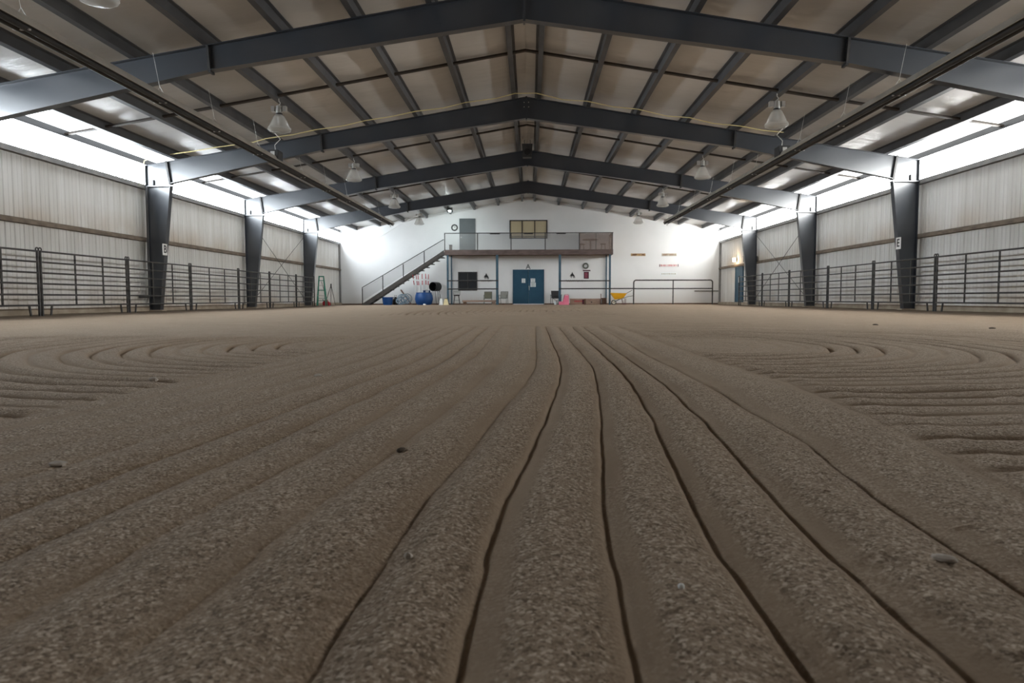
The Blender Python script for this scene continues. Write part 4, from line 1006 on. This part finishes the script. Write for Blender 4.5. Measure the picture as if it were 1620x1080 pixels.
# left corner: green ladder, red can, tripod
t = thing('step_ladder', 'green fibreglass step ladder leaning by the farthest left column', 'ladder', (-11.62, 38.2, .06), radians(10))
for s in (-1, 1):
    m = MB(); m.bar((s * .24, -.22, 0), (s * .12, .02, 1.62), .035, .07); m.build('side_rail', 'green', t)
    m = MB(); m.bar((s * .26, .36, 0), (s * .13, .06, 1.58), .03, .05); m.build('rear_leg', 'green', t)
for k in range(5):
    z = .28 + k * .28; f_ = z / 1.62; w_ = .24 - .12 * f_
    m = MB(); m.mm((-w_, -.22 + .24 * f_ - .04, z - .015), (w_, -.22 + .24 * f_ + .04, z + .015)); m.build('rung', 'alu' if k % 2 else 'green', t)
m = MB(); m.mm((-.15, -.05, 1.60), (.15, .12, 1.66)); m.build('top_cap', 'green', t)
m = MB()
for z in (.4, .9): m.tube([(-.24, .30 - z * .17, z), (.24, .30 - z * .17, z)], .012, 6)
m.build('rear_bar', 'green', t)
t = thing('fuel_can', 'red fuel can on the sand beside the green ladder', 'fuel can', (-11.62, 39.1, .05))
m = MB(); m.prism([(-.19, 0), (.19, 0), (.20, .03), (.20, .18), (.10, .25), (-.12, .27), (-.20, .20), (-.20, .03)], -.10, .10); m.build('body', 'red', t)
m = MB(); m.tube([(-.12, 0, .26), (-.10, 0, .33), (.06, 0, .33), (.08, 0, .25)], .018, 6); m.build('handle', 'red', t)
m = MB(); m.tube([(-.15, 0, .24), (-.22, 0, .36)], .02, 8); m.build('spout', 'maroon', t)
t = thing('tripod', 'black tripod standing in the left corner by the end wall', 'tripod', (-11.72, 40.4, .055))
m = MB(); m.mm((-.03, -.03, 1.16), (.03, .03, 1.28)); m.build('head', 'black', t)
for a, b in (((0, 0, 1.2), (-.38, -.05, 0)), ((0, 0, 1.2), (-.12, .30, 0)), ((0, 0, 1.2), (.26, -.06, 0))):
    m = MB(); m.tube([a, tuple(Vector(a).lerp(Vector(b), .5)), b], [.02, .016, .010], 6); m.build('leg', 'black', t)
m = MB(); m.tube([(-11.85, 38.95, 1.42), (-11.62, 39.55, .06)], .012, 6); tag(m.build('thin_rod', 'dark'), 'thin dark rod leaning between the green ladder and the tripod', 'rod')

# ------------------------------------------------------------------ stones and clods lying on the sand
def lump(name, label, cat, x, y, sx, sy, sz, mat, seed, group):
    rnd = random.Random(seed); m = MB(); prof_n = 7; n = 10; vs = []; fs = []
    for i in range(prof_n):
        a = -pi / 2 + pi * i / (prof_n - 1)
        for k in range(n):
            b_ = 2 * pi * k / n; j = 1 + rnd.uniform(-.16, .16)
            vs.append((sx * cos(a) * cos(b_) * j, sy * cos(a) * sin(b_) * j, sz * sin(a) * (1 + rnd.uniform(-.1, .1))))
    for i in range(prof_n - 1):
        for k in range(n): fs.append((i * n + k, i * n + (k + 1) % n, (i + 1) * n + (k + 1) % n, (i + 1) * n + k))
    m.add(vs, fs); o = m.build(name, mat, smooth=True); o.location = (x, y, fz(x, y) + sz * .35); o.rotation_euler = (0, 0, rnd.uniform(0, 3))
    return tag(o, label, cat, group)
g1 = 'pale stones on the sand'; g2 = 'dark clods on the sand'
lump('stone', 'flat pale stone at the left side of the sand foreground', 'stone', -1.10, 1.71, .022, .018, .008, 'stone', 1, g1)
lump('stone', 'small whitish stone in the mid sand, left of the furrows', 'stone', -1.04, 3.69, .026, .02, .010, 'stone', 2, g1)
lump('stone', 'pale pebble lying between two furrows in the centre foreground', 'stone', -.08, 1.10, .008, .007, .006, 'stone', 3, g1)
lump('stone', 'flat brown stone in the right sand foreground', 'stone', .78, 1.08, .020, .014, .006, 'stone', 4, g1)
lump('stone', 'tiny pale pebble between the second and third deep furrows', 'stone', .34, .97, .005, .005, .005, 'white', 5, g1)
lump('stone', 'pale stone far left where the looped tracks meet the furrows', 'stone', -1.87, 3.54, .028, .022, .014, 'stone', 6, g1)
lump('clod', 'dark clod lying left of the central furrows', 'clod', -.24, 1.88, .016, .010, .007, 'clod', 7, g2)
lump('clod', 'dark clod on the smooth sand before the right corral panels', 'clod', 5.47, 10.73, .05, .035, .014, 'clod', 8, g2)
lump('clod', 'dark clod on the raised ridge at the start of the right loops', 'clod', 6.3, 9.3, .04, .03, .012, 'clod', 9, g2)

# ------------------------------------------------------------------ world, camera, view
w = bpy.data.worlds.new('overcast'); S.world = w; w.use_nodes = True
bg = w.node_tree.nodes['Background']; bg.inputs[0].default_value = (.85, .92, 1.0, 1); bg.inputs[1].default_value = 1.0

cd = bpy.data.cameras.new('camera'); cam = bpy.data.objects.new('camera', cd); COL.objects.link(cam)
cd.sensor_width = 36; cd.lens = 24.0; cd.clip_start = .02; cd.clip_end = 200
yaw, pitch, roll = .027, -.0624, -.0021
fwd = Vector((-sin(yaw) * cos(pitch), cos(yaw) * cos(pitch), sin(pitch))); r0 = Vector((cos(yaw), sin(yaw), 0)); u0 = r0.cross(fwd)
r1 = cos(roll) * r0 + sin(roll) * u0; u1 = -sin(roll) * r0 + cos(roll) * u0
mt = Matrix((r1, u1, -fwd)).transposed().to_4x4(); mt.translation = (.1222, 0, .4178); cam.matrix_world = mt
cd.dof.use_dof = True; cd.dof.focus_distance = 5.5; cd.dof.aperture_fstop = 7.1
S.camera = cam
S.view_settings.view_transform = 'Standard'; S.view_settings.look = 'None'; S.view_settings.gamma = 1; S.view_settings.use_curve_mapping = False
S.view_settings.exposure = 0.15
S.cycles.use_denoising = True
S.cycles.max_bounces = 8; S.cycles.diffuse_bounces = 5; S.cycles.transparent_max_bounces = 8
S.cycles.sample_clamp_indirect = 10
